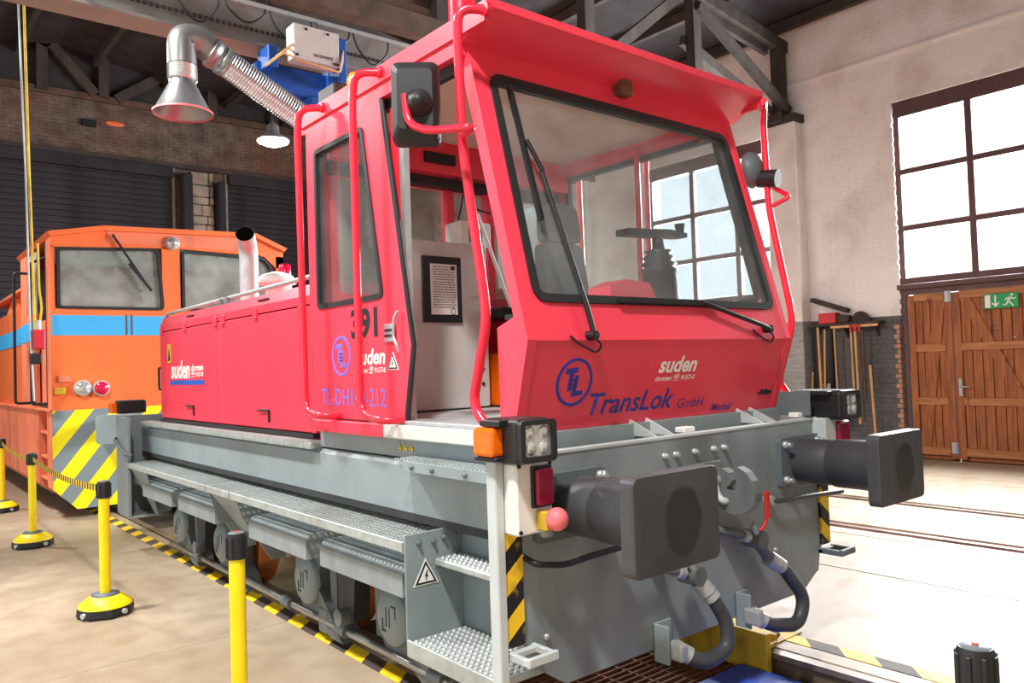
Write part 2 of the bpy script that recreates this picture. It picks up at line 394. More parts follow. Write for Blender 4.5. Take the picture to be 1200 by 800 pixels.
# ---- right-hand wall: whitewashed brick, windows every five metres, gate below the first
WX = 9.3
def opening(y, z):
    k = math.floor((y+5)/5)
    for kk in (k-1, k, k+1):
        y0 = kk*5-5
        if y0+.0 < y < y0+3.17 and 2.68 < z < 5.56: return True
    if -.9 < y < 3.17 and z < 2.68: return True
    return False
wr = MB()
def wallbox(y0, y1, z0, z1): wr.box(WX+.02, WX+.45, y0, y1, z0, z1)
wallbox(-5, 16.3, 5.56, 7.4)
for y0 in (-5, 0, 5, 10): wallbox(y0+3.17, y0+5, 2.68, 5.56)
wallbox(15, 16.3, 2.68, 5.56); wallbox(3.17, 16.3, -.3, 2.68); wallbox(-5, -.9, -.3, 2.68)
wr = wr.build('wall_right', 'wash'); struct(wr, 'whitewashed brick side wall with dark grey dado and tall windows', 'wall')
b = MB(); bp_ = MB()
cz = .077; row = 0; z = 0
while z < 7.3:
    y = -5 + (.13 if row % 2 else 0)
    while y < 10:
        L = .12 if row % 4 == 3 else .245
        y1 = y+L
        if not (opening(y+.02, z+.03) or opening(y1-.02, z+.03)):
            d = random.uniform(-.003, .003)
            x = WX+d+.014
            b.add([(x, y+.001, z+.004), (x, y1-.001, z+.004), (x, y1-.001, z+cz-.005), (x, y+.001, z+cz-.005), (WX+.03, y, z), (WX+.03, y1, z), (WX+.03, y1, z+cz), (WX+.03, y, z+cz)],
                  [(0,1,2,3), (0,4,5,1), (1,5,6,2), (2,6,7,3), (3,7,4,0)])
        y = y1+.002
    z += cz; row += 1
b.build('brick_courses', 'wash', wr, kind='stuff')
for yc in (-.35-4.7, 4.95, 9.95, 14.95):        # brick piers that carry the trusses
    pr = MB().box(WX-.26, WX+.02, yc-.28, yc+.28, 0, 5.62, .01, 1).build('pier', 'wash_pier', wr)
    MB().box(WX-.30, WX+.02, yc-.32, yc+.32, 5.62, 5.76, .01, 1).build('pier_cap', 'timber', pr)
MB().box(WX-.02, WX+.02, -5, 10, 6.30, 6.345, .005, 1).build('string_course', 'wash', wr)
# windows
def window(n, y0, y1, label):
    w = struct(MB().ring([(WX+.06, y0, 2.68), (WX+.06, y1, 2.68), (WX+.06, y1, 5.56), (WX+.06, y0, 5.56)], [(WX+.06, y0+.09, 2.78), (WX+.06, y1-.09, 2.78), (WX+.06, y1-.09, 5.30), (WX+.06, y0+.09, 5.30)], (.10, 0, 0)).build('window_%d' % n, 'frame_brown'), label, 'window')
    ncol = 3; cw = (y1-y0-.18)/ncol; zr = [2.78, 3.56, 4.44, 5.30]
    for c in range(1, ncol): MB().box(WX+.05, WX+.15, y0+.09+c*cw-.05, y0+.09+c*cw+.05, 2.78, 5.30, .006, 1).build('mullion', 'frame_brown', w)
    for r in zr[1:3]: MB().box(WX+.06, WX+.14, y0+.09, y1-.09, r-.045, r+.045, .006, 1).build('glazing_bar', 'frame_brown', w)
    for c in range(ncol):
        for r in range(3): MB().box(WX+.09, WX+.096, y0+.09+c*cw+.035, y0+.09+(c+1)*cw-.035, zr[r]+.03, zr[r+1]-.03).build('pane', 'pane', w)
    MB().box(WX-.03, WX+.06, y0-.02, y1+.02, 2.60, 2.68, .008, 1).build('window_sill', 'frame_brown', w)
window(1, 0, 3.17, 'tall brown-framed window of nine bright panes above the wooden doors')
window(2, 5, 8.17, 'tall brown-framed window seen through the cab windscreen')
window(3, -5, -1.83, 'tall brown-framed window on the wall ahead of the locomotive')
# gate of two boarded leaves
struct(MB().ring([(WX+.04, -.9, 0), (WX+.04, 3.17, 0), (WX+.04, 3.17, 2.60), (WX+.04, -.9, 2.60)], [(WX+.04, -.82, .0), (WX+.04, 3.09, .0), (WX+.04, 3.09, 2.52), (WX+.04, -.82, 2.52)], (.12, 0, 0)).build('trim_1', 'frame_brown'), 'brown timber frame around the wooden doors', 'door frame')
def leaf(n, y0, y1, flip, label):
    """y1 is the side towards the back wall (left in view)"""
    st = .10; X = WX+.05
    d = MB().box(X+.05, X+.06, y0, y1, -.03, 2.5).build('door_%d' % n, 'door_wood'); struct(d, label, 'door')
    np_ = max(4, round((y1-y0-2*st)/.135)); pw = (y1-y0-2*st)/np_
    for i in range(np_):
        MB().box(X+.018+random.uniform(0,.004), X+.05, y0+st+i*pw+.004, y0+st+(i+1)*pw-.004, .06, 2.46, .004, 1).build('plank', 'door_wood', d)
    MB().box(X-.005, X+.05, y0, y0+st, .02, 2.5, .005, 1).build('stile', 'door_wood', d); MB().box(X-.005, X+.05, y1-st, y1, .02, 2.5, .005, 1).build('stile', 'door_wood', d)
    for zz in (.07, .82, 1.63, 2.40): MB().box(X-.012, X+.02, y0+st-.002, y1-st+.002, zz, zz+.115, .005, 1).build('cross_rail', 'door_rail', d)
    a, c = (y0+st+.06, y1-st-.06)
    p, q = ((X+.006, c, .10), (X+.006, a, 2.42)) if not flip else ((X+.006, a, .10), (X+.006, c, 2.42))
    MB().bar(p, q, .024, .13, up=(1,0,0)).build('brace', 'door_wood', d) if False else MB().prism([(X-.002, p[1]-.075, p[2]), (X-.002, p[1]+.075, p[2]), (X-.002, q[1]+.075, q[2]), (X-.002, q[1]-.075, q[2])], (.022, 0, 0)).build('brace', 'door_wood', d)
    return d
dA = leaf(1, 2.44, 3.07, False, 'narrow boarded wooden door leaf with diagonal brace beside the brick pier')
dB = leaf(2, 1.02, 2.42, True, 'wide boarded wooden door leaf with lever handle and green exit sign')
dC = leaf(3, -.80, 1.00, False, 'boarded wooden door leaf beyond the one with the exit sign')
X = WX+.05
for zz in (.10, 2.36): MB().box(X-.03, X-.004, 2.455, 2.52, zz, zz+.17, .006, 1).build('hinge', 'zinc', dA); MB().cyl((X-.03, 2.44, zz), (X-.03, 2.44, zz+.17), .014).build('hinge_pin', 'zinc', dA)
lk = MB().box(X-.022, X-.004, 2.335, 2.385, .96, 1.22, .006, 1).build('lock_plate', 'zinc', dB)
MB().tube([(X-.015, 2.36, 1.10), (X-.06, 2.36, 1.10), (X-.06, 2.22, 1.095)], .012, 8, .02).build('lever', 'zinc', lk)
MB().box(X-.012, X, 1.86, 1.875, 1.93, 1.945).build('screw_head', 'zinc', dB); MB().cyl((X-.02, 1.62, 1.80), (X, 1.62, 1.80), .012).build('spyhole', 'zinc', dB)
# brick reveal beside the door
b = MB()
for k in range(27): b.box(WX-.03, WX+.03, 3.175, 3.225 if k % 2 else 3.265, .33+k*.077-.33, .33+k*.077-.33+.068, .004, 1)
struct(b.build('trim_2', 'brick_red'), 'bare red brick edge beside the wooden doors', 'brick edge')
# exit sign
es = thing('exit_sign', 'green emergency exit sign with running figure and down arrow', 'sign', (X-.02, 1.76, 2.32))
sx = X-.03
MB().box(sx, sx+.012, 1.545, 1.985, 2.215, 2.425, .003, 1).build('sign_plate', 'green', es)
def sq(pts, name='pictogram'): return MB().prism([(sx-.001, a, c) for a, c in pts], (-.003, 0, 0)).build(name, 'paper', es)
sq([(1.97, 2.23), (1.90, 2.23), (1.90, 2.41), (1.97, 2.41)], 'door_symbol')
sq([(1.845, 2.40), (1.825, 2.40), (1.825, 2.30), (1.865, 2.30) if False else (1.825, 2.28), (1.79, 2.30), (1.79, 2.285), (1.835, 2.235), (1.88, 2.285), (1.88, 2.30), (1.845, 2.28)], 'arrow')
rm = [(1.655, 2.39, .016)]
bb = MB().cyl((sx-.001, 1.625, 2.395), (sx-.004, 1.625, 2.395), .017, n=12)
for p, q, w in (((1.645,2.365),(1.675,2.305),.032), ((1.675,2.305),(1.635,2.275),.02), ((1.635,2.275),(1.61,2.235),.018), ((1.675,2.305),(1.70,2.26),.02), ((1.70,2.26),(1.74,2.262),.016), ((1.645,2.365),(1.60,2.335),.014), ((1.60,2.335),(1.57,2.352),.013), ((1.65,2.36),(1.695,2.35),.014), ((1.695,2.35),(1.71,2.32),.013)):
    bb.bar((sx-.0025, *p), (sx-.0025, *q), w, .003, up=(1,0,0))
bb.build('running_figure', 'paper', es)

# ---- tool rack by the door
rk = thing('tool_rack', 'dark wooden wall shelf with brackets above the hanging tools', 'shelf', (WX, 4.1, 2.1))
MB().box(WX-.22, WX-.005, 3.40, 4.62, 2.10, 2.145, .004, 1).build('shelf_board', 'dark_board', rk)
MB().box(WX-.235, WX-.215, 3.42, 4.20, 2.06, 2.10, .003, 1).build('hanging_strip', 'tool_wood', rk)
for y in (3.5, 4.0, 4.5): MB().prism([(WX-.005, y, 2.10), (WX-.2, y, 2.10), (WX-.005, y, 1.9)], (0, .03, 0)).build('bracket', 'dark_board', rk)
MB().box(WX-.05, WX-.005, 4.28, 4.62, 1.05, 2.10, .004, 1).build('back_board', 'black', rk)
o = MB().bar((WX-.12, 4.55, 2.56), (WX-.12, 3.95, 2.34), .16, .07).build('loose_plank', 'dark_board'); tag(o, 'dark plank leaning slantwise on top of the tool shelf', 'plank')
o = MB().box(WX-.2, WX-.03, 4.12, 4.42, 2.145, 2.32, .01, 1).build('red_box', 'tool_red'); tag(o, 'faded red box on the tool shelf under the slanted plank', 'box')
o = MB().box(WX-.19, WX-.03, 3.92, 4.10, 2.145, 2.27, .01, 1).build('brown_box', 'dark_board'); tag(o, 'brown slatted box on the tool shelf beside the round disc', 'box')
o = MB().prism([(WX-.10, 3.76+.15*math.cos(math.pi*k/16), 2.147+.17*math.sin(math.pi*k/16)) for k in range(17)], (.03, 0, 0)).build('steel_disc', 'dark_board'); tag(o, 'half-round brown disc standing on the tool shelf', 'disc')
def tool(name, y, zt, zb, w, lab, mat='tool_wood', red=False, dy=0, head=None, base=.04):
    t = thing(name, lab, 'tool', (WX-.24, y, zb), 'long-handled tools on the wall')
    MB().tube([(WX-.265+base, y+dy, zb), (WX-.265, y, zt)], w, 8).build('handle', mat, t)
    if red: MB().cyl((WX-.265, y, zt-.11), (WX-.265, y, zt+.01), w*1.3, n=8).build('red_tip', 'tool_red', t)
    if head == 'broom': MB().box(WX-.26, WX-.16, y+dy-.16, y+dy+.16, zb-.04, zb+.05, .01, 1).build('broom_head', 'dark_board', t)
    if head == 'blade': MB().prism([(WX-.2, y+dy-.09, zb-.2), (WX-.2, y+dy+.09, zb-.2), (WX-.2, y+dy+.08, zb+.06), (WX-.2, y+dy-.08, zb+.06)], (.01, 0, 0)).build('blade', 'steel', t)
    return t
tool('shovel', 4.40, 2.09, .75, .022, 'thick pale handle hanging under the shelf end by the dark back board', head='blade')
tool('rake', 4.28, 2.05, 1.1, .016, 'brown handle hanging behind the thick pale handle', head='blade', dy=.06)
tool('hoe', 4.12, 2.05, .70, .015, 'thin brown handle hanging beneath the faded red box', 'tool_wood', head='blade')
tool('rod', 3.98, 2.05, .9, .010, 'thin dark rod hanging beneath the brown slatted box', 'timber_brown')
tool('broom_handle', 3.84, 2.09, .62, .017, 'red-tipped pale pole hanging beneath the round disc, left of the longest', red=True)
tool('long_pole', 3.77, 2.10, .52, .02, 'longest red-tipped pale pole hanging beneath the round disc', red=True)
tool('brown_pole', 3.70, 2.09, .56, .012, 'thin brown red-tipped pole beside the longest pole', 'timber_brown', red=True)
tool('flat_lath', 3.66, 2.0, .95, .024, 'short thick brown lath hanging right of the longest pole', 'timber_brown')
tool('leaning_broom', 3.55, 1.45, .06, .022, 'pale broom standing on the floor against the dark dado', head='broom', base=.1)
tool('thin_stick', 4.52, 1.35, .35, .013, 'thin pale stick leaning crookedly below the shelf end', dy=.1)

# ---- back wall with two roller shutters and a rough pier
BY = 16.0
wb = MB()
wb.box(-11, 9.7, BY, BY+.4, 6.42, 7.6); wb.box(2.28, 3.40, BY, BY+.4, -.3, 6.42); wb.box(-11, -4.2, BY, BY+.4, -.3, 6.42); wb.box(8.3, 9.7, BY, BY+.4, -.3, 6.42)
wb = struct(wb.build('wall_back', 'back_brick'), 'dim sooty brick end wall above the roller shutters', 'wall')
b = MB()
for r in range(15):
    y = 6.44+r*.077; x = -3.0+(.13 if r % 2 else 0)
    while x < 8.5:
        d = random.uniform(.006, .02); b.box(x, x+.24, BY-d, BY+.01, y, y+.068); x += .252
b.build('brick_courses', 'back_brick', wb, kind='stuff')
MB().box(-4.2, 8.6, BY-.14, BY+.02, 6.34, 6.44, .01, 1).build('lintel', 'timber', wb)
MB().box(-11, 9.3, BY-.12, BY+.02, 7.56, 7.70, .01, 1).build('coping_beam', 'timber_brown', wb)
MB().box(-11, 9.7, BY+.02, BY+.4, 7.6, 9.6).build('gable', 'boards', wb)
random.seed(3)
z = 4.4
while z < 6.3:                       # rough stones of the pier
    h = random.uniform(.16, .3); x = 2.62
    while x < 3.05:
        w = random.uniform(.2, .42); MB().box(x, min(x+w, 3.12), BY-random.uniform(.06,.16), BY+.02, z, min(z+h, 6.34), .03, 2).build('stone', 'stone', wb); x += w+.015
    z += h+.015
def shutter(x0, x1, label):
    t = thing('roller_shutter', label, 'roller shutter', ((x0+x1)/2, BY+.05, 0), 'roller shutters in the end wall')
    z = .05; me = None; L = x1-x0
    sl = MB().prism([(-L/2, 0, 0), (-L/2, -.022, .012), (-L/2, -.03, .06), (-L/2, -.018, .116), (-L/2, .004, .130), (-L/2, .025, .130), (-L/2, .025, 0)], (L, 0, 0))
    first = None
    while z < 6.3:
        if first is None: first = MB().add([v for v in sl.v], sl.f).build('slat', 'shutter'); o = first; first.parent = t
        else: o = first.copy(); COL.objects.link(o)
        o.location = (0, -.03, z); z += .128
    MB().box(x0-.06, x0, BY-.06, BY+.08, 0, 6.4, .01, 1).build('guide_rail', 'shutter_bar', t); MB().box(x1, x1+.06, BY-.06, BY+.08, 0, 6.4, .01, 1).build('guide_rail', 'shutter_bar', t)
    MB().box(x0, x1, BY-.16, BY+.05, 6.1, 6.36, .03, 2).build('shutter_box', 'shutter', t)
shutter(-4.1, 2.22, 'dark grey roller shutter behind the orange locomotive cab, left of the rough pier')
shutter(3.46, 8.2, 'dark grey roller shutter between the rough pier and the side wall')
o = MB().box(2.36, 2.58, BY-.35, BY-.02, 4.5, 6.2, .03, 1).build('downpipe_casing', 'gable'); tag(o, 'dark casing on the rough pier beside the orange locomotive shutter', 'casing')
o = MB().box(3.15, 3.32, BY-.35, BY-.005, 4.5, 6.1, .03, 1).build('downpipe_casing', 'gable'); tag(o, 'dark casing on the rough pier beside the far shutter', 'casing')
o = MB().box(.40, .68, BY-.12, BY-.02, 7.0, 7.14, .01, 1).build('wall_box', 'black'); tag(o, 'small black box high on the end wall brickwork', 'box')

p = V((1.0, BY-.03, 7.16)); o = MB().sphere((1.06, BY-.03, 7.15), .2, 16, 8, (1, .12, .28)).build('orange_oval', 'orange'); tag(o, 'flat orange plaque high on the end wall beside the black box', 'oval')  # thin orange oval set against the end wall brickwork
# ---- front wall behind the camera, whitewashed
struct(MB().box(-11, 9.7, -5.4, -5.0, -.3, 8.4).build('wall_front', 'stone'), 'sooty brick end wall facing the locomotive front', 'wall')

# ---- roof: low pitch, boards on purlins, timber trusses
SL = .13
def rz(x): return 7.2+(9.3-x)*SL if x > 0 else 7.2+9.3*SL+x*SL
cl = MB()
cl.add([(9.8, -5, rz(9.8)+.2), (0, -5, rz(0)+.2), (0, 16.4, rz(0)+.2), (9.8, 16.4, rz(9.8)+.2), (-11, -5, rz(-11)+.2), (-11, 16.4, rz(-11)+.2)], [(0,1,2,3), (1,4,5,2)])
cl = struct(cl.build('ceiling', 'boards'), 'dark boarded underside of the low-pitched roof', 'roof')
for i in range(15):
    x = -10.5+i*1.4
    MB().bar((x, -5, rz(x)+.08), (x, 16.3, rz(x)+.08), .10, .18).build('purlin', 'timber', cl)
def truss(y, lab, full=True):
    t = thing('roof_truss', lab, 'roof truss', (0, y, 5.4), 'timber roof trusses')
    def mem(n, x0, z0, x1, z1, w=.16, h=.2, mat='timber', dy=0): MB().bar((x0, y+dy, z0), (x1, y+dy, z1), w, h, up=(0,1,0) if False else (0,0,1)).build(n, mat, t)
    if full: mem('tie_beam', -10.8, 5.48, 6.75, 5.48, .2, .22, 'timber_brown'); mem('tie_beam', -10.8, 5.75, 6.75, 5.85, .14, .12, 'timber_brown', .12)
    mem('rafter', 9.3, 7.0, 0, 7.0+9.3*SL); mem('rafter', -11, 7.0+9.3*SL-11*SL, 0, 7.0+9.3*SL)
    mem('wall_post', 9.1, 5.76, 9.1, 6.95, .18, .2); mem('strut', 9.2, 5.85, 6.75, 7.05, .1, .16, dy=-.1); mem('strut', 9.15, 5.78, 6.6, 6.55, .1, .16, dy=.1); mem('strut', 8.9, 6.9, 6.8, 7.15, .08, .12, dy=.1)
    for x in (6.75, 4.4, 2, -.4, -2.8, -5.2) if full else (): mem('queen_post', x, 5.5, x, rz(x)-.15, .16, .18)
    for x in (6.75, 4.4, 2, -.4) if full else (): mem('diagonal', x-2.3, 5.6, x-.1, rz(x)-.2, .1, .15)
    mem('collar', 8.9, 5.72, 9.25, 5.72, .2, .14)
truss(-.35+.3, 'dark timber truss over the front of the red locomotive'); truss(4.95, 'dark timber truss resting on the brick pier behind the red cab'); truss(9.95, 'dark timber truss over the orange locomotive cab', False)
gt = thing('gable_frame', 'dark timber framing with diagonals on the end wall gable', 'framing', (0, BY-.1, 7.6))
for p, q in (((.83,7.65),(.83,9.4)), ((-.16,8.6),(.66,7.68)), ((1.08,7.65),(2.1,8.4)), ((-.3,8.5),(.05,9.3)), ((-.32,7.6),(-.32,8.55)), ((3.12,7.6),(3.12,8.5)), ((2.1,8.4),(3.1,9.2)), ((4.6,7.6),(4.6,9.2)), ((5.8,7.7),(4.7,8.7)), ((-2.5,7.7),(-1.6,8.7))):
    MB().bar((p[0], BY-.1, p[1]), (q[0], BY-.1, q[1]), .16, .2).build('brace' if p[0] != q[0] else 'stud', 'timber', gt)
# hanging high-bay lamps
def highbay(loc, power, label, lname):
    t = thing('highbay_lamp', label, 'lamp', loc, 'high-bay lamps under the roof'); x, y, z = loc
    MB().lathe([(.05, .26), (.09, .22), (.10, .10), (.24, .02), (.25, -.01), (.235, -.01), (.22, .02)], loc, n=24, caps=False).build('reflector', 'alu', t)
    MB().cyl((x, y, z+.2), (x, y, rz(x)-.012), .012, n=8).build('suspension_rod', 'black', t)
    MB().lathe([(0, .0), (.225, .0), (.225, -.03), (.12, -.075), (0, -.085)], loc, n=24, caps=False).build('diffuser', 'lamp', t)
    l = bpy.data.lights.new(lname, 'AREA'); l.shape = 'DISK'; l.size = .5; l.energy = power; l.color = (1, .98, .95)
    o = bpy.data.objects.new(lname, l); COL.objects.link(o); o.location = (x, y, z-.11)
highbay((1.69, 9.04, 5.19), 260, 'lit round high-bay lamp hanging in front of the end wall', 'highbay_light')
# added, unseen lamps light the barrier aisle; row assumed from the hanging lamp
for y, pw, lab, ln in ((-1.5, 400, 'added unseen high-bay lamp over the aisle beside the barrier posts', 'added_lamp_front_offscreen'), (4.0, 400, 'added unseen high-bay lamp over the aisle level with the red hood', 'added_lamp_middle_offscreen'), (9.5, 260, 'added unseen high-bay lamp over the aisle level with the orange cab', 'added_lamp_rear_offscreen')):
    highbay((-3.5, y, 6.3), pw, lab, ln)

# a photo pixel gives a direction; the plane it lies on gives the distance
def at(px, py, **k):
    d = R_*((px-600)/919.4)-U_*((py-400)/919.4)+F_; (a, v), = k.items(); i = 'xyz'.index(a)
    return CAM+d*((v-CAM[i])/d[i])

# ================================================================== RED LOCOMOTIVE
LO = thing('shunting_locomotive', 'red and grey diesel shunting locomotive with glazed cab and large buffers', 'locomotive', (0, 3, 0))
# ---- frame
for s in (-1, 1):
    MB().prism([(s*.85, .06, .92), (s*1.05, .06, .92), (s*1.05, .06, 1.15), (s*1.02, .06, 1.175), (s*.85, .06, 1.175)], (0, 5.84, 0)).build('side_beam', 'grey', LO)
    MB().box(s*1.0-.05, s*1.0+.05, .1, 5.9, .88, .92).build('beam_flange', 'under', LO)
MB().box(-.84, .84, .2, 5.85, .72, 1.17).build('underframe', 'under', LO)
# front end plate
EP = [(-1.15,1.27),(-1.15,.52),(-1.06,.41),(-.93,.325),(.88,.325),(1.02,.40),(1.05,.41),(1.07,.50),(1.10,.55),(1.15,.57),(1.15,1.27)]
ep = MB().prism([(x, 0, z) for x, z in EP], (0, .045, 0)).build('end_plate', 'grey_plate', LO)
MB().box(-1.15, 1.15, -.004, .03, 1.262, 1.28, .004, 1).build('top_flange', 'grey_light', ep)
for x in (-.264, -.183, -.04, .109, .194): MB().lathe([(.016,0),(.016,.014),(.011,.014),(.011,.028)], (x, 0, 1.187), (0,-1,0), 8).build('bolt', 'zinc', ep)
for x, z in ((-1.033, .54), (.62, .60)): MB().lathe([(.014,0),(.014,.012),(.0,.014)], (x, 0, z), (0,-1,0), 8).build('bolt', 'zinc', ep)
MB().box(-.99, .99, .165, .3, 1.10, 1.334).build('cab_base', 'grey', LO)
for x in (-.28, -.16, .60, .72):
    MB().prism([(x, .02, 1.275), (x, .21, 1.275), (x, .21, 1.36)], (.014, 0, 0)).build('gusset', 'grey_light', ep)
for x, z, w in ((-.07, 1.275, .09), (.95, 1.28, .1)): MB().box(x, x+w, .03, .09, z, z+.03, .006, 1).build('white_lug', 'white', ep)
# ---- buffers
def grease_mat(x, z):
    name = 'buffer_face_%d' % round(x*100)
    if name in MATS: return name
    paint(name, (66,67,70), .5, .15, 5, dirt=(40,40,42), dirt_amt=.5, dirt_scale=4, bump=.08); nt = MATS[name].node_tree; b = nt.nodes['Principled BSDF']
    tc = nt.nodes.new('ShaderNodeTexCoord'); mp = nt.nodes.new('ShaderNodeMapping'); mp.vector_type = 'POINT'; mp.inputs['Location'].default_value = (-(x+.02)/.13, 0, -z/.16); mp.inputs['Scale'].default_value = (1/.13, 0, 1/.16)
    n = noise(nt, 9, 6); le = nt.nodes.new('ShaderNodeVectorMath'); le.operation = 'LENGTH'; ad = nt.nodes.new('ShaderNodeMath'); ad.operation = 'MULTIPLY_ADD'; ad.inputs[1].default_value = .35
    nt.links.new(tc.outputs['Object'], mp.inputs[0]); nt.links.new(mp.outputs[0], le.inputs[0]); nt.links.new(n.outputs[0], ad.inputs[0]); nt.links.new(le.outputs['Value'], ad.inputs[2])
    rp = ramp(nt, ad.outputs[0], [(.98, (1,1,1)), (1.0, (0,0,0))]); rp.color_ramp.elements[0].position = .9
    old = b.inputs['Base Color'].links[0].from_socket; nt.links.new(mixc(nt, rp.outputs[0], old, lin((34,34,37))), b.inputs['Base Color'])
    return name
def buffer(x, y, s, lab):
    b = MB().lathe([(.115, 0), (.115, .07), (.122, .10), (.122, .21), (.118, .22), (.118, .23), (.128, .24), (.130, .40), (.132, .46), (.15, .525)], (x, y, 1.055), (0, s, 0), 28).build('buffer', 'buffer', LO, lab)
    MB().prism(rpoly([(x-.2, y, .92), (x+.2, y, .92), (x+.2, y, 1.19), (x-.2, y, 1.19)], .03), (0, s*.03, 0)).build('buffer_flange', 'grey_dark', b)
    for dx in (-.165, .165):
        for dz in (-.09, .1): MB().lathe([(.022,0),(.022,.022),(.013,.022),(.013,.045)], (x+dx, y+s*.03, 1.055+dz), (0,s,0), 6).build('flange_bolt', 'zinc' if y < 1 else 'grey', b)
    P0 = rpoly([(x-.24, y+s*.52, .885), (x+.24, y+s*.52, .885), (x+.24, y+s*.52, 1.235), (x-.24, y+s*.52, 1.235)], .035, 4)
    hd = MB(); n = len(P0); vs = list(P0)+[p+V((0, s*.055, 0)) for p in P0]; c = V((x, y+s*.60, 1.06))
    for k, dy in ((.985, .061), (.6, .066), (.25, .067)): vs += [V((c.x+(p.x-c.x)*k, y+s*(.52+dy), c.z+(p.z-c.z)*k)) for p in P0]
    fs = [tuple(range(n))]
    for L in range(4): fs += [(L*n+i, L*n+(i+1) % n, (L+1)*n+(i+1) % n, (L+1)*n+i) for i in range(n)]
    fs.append(tuple(range(4*n, 5*n))); hd.add(vs, fs); h = hd.build('buffer_head', grease_mat(x, 1.055), b)
buffer(-.89, 0, -1, None); buffer(.87, 0, -1, None); buffer(-.89, 5.95, 1, None); buffer(.87, 5.95, 1, None)
# ---- draw hook
HK = [(-.0,1.06),(-.064,1.10),(-.116,1.108),(-.150,1.09),(-.169,1.056),(-.150,1.03),(-.133,1.016),(-.150,1.005),(-.171,1.004),(-.195,1.02),(-.192,1.06),(-.183,1.099),(-.2,1.122),(-.245,1.10),(-.278,1.06),(-.295,1.004),(-.285,.96),(-.258,.925),(-.213,.902),(-.17,.896),(-.14,.900),(-.10,.92),(-.07,.955),(-.0,.985)]
hk = MB().prism([(.02, y, z) for y, z in HK], (.055, 0, 0)).build('draw_hook', 'cast', LO)
MB().box(-.05, .15, -.02, .0, .93, 1.13, .006, 1).build('hook_plate', 'grey_plate', hk)
MB().cyl((-.02, -.085, 1.05), (.12, -.085, 1.05), .025, n=12).build('hook_pin', 'zinc', hk)
MB().tube([(.0, -.085, 1.05), (.0, -.1, .98), (.0, -.13, .955), (.1, -.13, .955), (.1, -.1, .98), (.1, -.085, 1.05)], .017, 8, .03).build('hook_link', 'grey_light', hk)
# ---- uncoupling handrails on the end plate
MB().tube([(-1.14, 0, .88), (-1.14, -.07, .86), (-1.0, -.09, .835), (-.86, -.09, .845), (-.45, -.09, .855), (-.40, 0, .86)], .013, 8, .05).build('shunter_handrail', 'black', LO)
hr = MB().tube([(.55, 0, .875), (.55, -.03, .872), (.62, -.05, .865), (.78, -.05, .862), (1.22, -.06, .84), (1.24, -.06, .84)], .014, 8, .04).build('shunter_handrail', 'buffer', LO)
MB().cyl((.55, 0, .875), (.55, -.045, .875), .026, n=8).build('rail_boss', 'zinc', hr)
# ---- brake hoses
def hose(pts, cock, holder, red, name='brake_hose'):
    h = MB().tube(pts, .034, 12, .16, seg=8).build(name, 'hose', LO)
    p0, p1 = V(pts[0]), V(pts[1]); d = (p1-p0).normalized(); e0, e1 = V(pts[-1]), V(pts[-2]); e = (e0-e1).normalized()
    MB().cyl(p0-d*.02, p0+d*.05, .042, n=12).build('hose_clamp', 'zinc', h); MB().cyl(p0+d*.055, p0+d*.085, .040, n=12).build('hose_clamp', 'zinc', h)
    c = V(cock)
    MB().cyl(c, p0, .03, n=10).cyl((c.x, c.y-.055, c.z), (c.x, c.y+.05, c.z), .045, n=14).build('angle_cock', 'cast', h)
    MB().tube([(c.x-.17, .01, c.z+.06), (c.x-.16, c.y, c.z+.055), c], .022, 8, .04).build('supply_pipe', 'cast', h)
    MB().cyl((c.x-.10, c.y, c.z+.035), (c.x-.06, c.y, c.z+.02), .033, n=6).build('pipe_nut', 'zinc', h)
    MB().cyl((c.x-.02, c.y-.03, c.z+.03), (c.x-.06, c.y-.03, c.z+.085), .016, n=8).build('vent_stub', 'zinc', h)
    # coupling head and its dummy holder
    MB().cyl(e0-e*.05, e0+e*.03, .040, n=12).box(e0.x-.05, e0.x, e0.y-.05, e0.y+.04, e0.z-.035, e0.z+.045, .012, 2).build('coupling_head', 'zinc', h)
    hx, hz = holder
    MB().box(hx-.065, hx+.055, -.012, .0, hz-.085, hz+.085, .004, 1).box(hx-.065, hx-.053, -.09, .0, hz-.085, hz+.085, .003, 1).build('hose_holder', 'grey', h)
    for zz in (-.05, .05): MB().lathe([(.012,0),(.012,.016),(0,.018)], (hx, -.012, hz+zz), (0,-1,0), 8).build('holder_bolt', 'zinc', h)
    if red:
        MB().tube([(c.x+.04, c.y, c.z+.02), (c.x+.085, c.y-.01, c.z+.06), (c.x+.10, c.y-.01, c.z+.10)], .010, 6, .02).box(c.x+.085, c.x+.125, c.y-.022, c.y-.004, c.z+.085, c.z+.225, .006, 1).build('red_lever', 'tool_red', h)
    return h
hose([at(822,684,y=-.12), at(835,700,y=-.15), at(852,728,y=-.18), at(854,758,y=-.19), at(826,778,y=-.17), at(797,762,y=-.10)], at(810,673,y=-.10), (at(778,747,y=-.01).x, .36), False)
hose([at(903,655,y=-.12), at(918,665,y=-.14), at(943,700,y=-.17), at(936,732,y=-.17), at(903,732,y=-.14), at(886,722,y=-.10)], at(884,631,y=-.10), (at(872,710,y=-.01).x, .37), True)
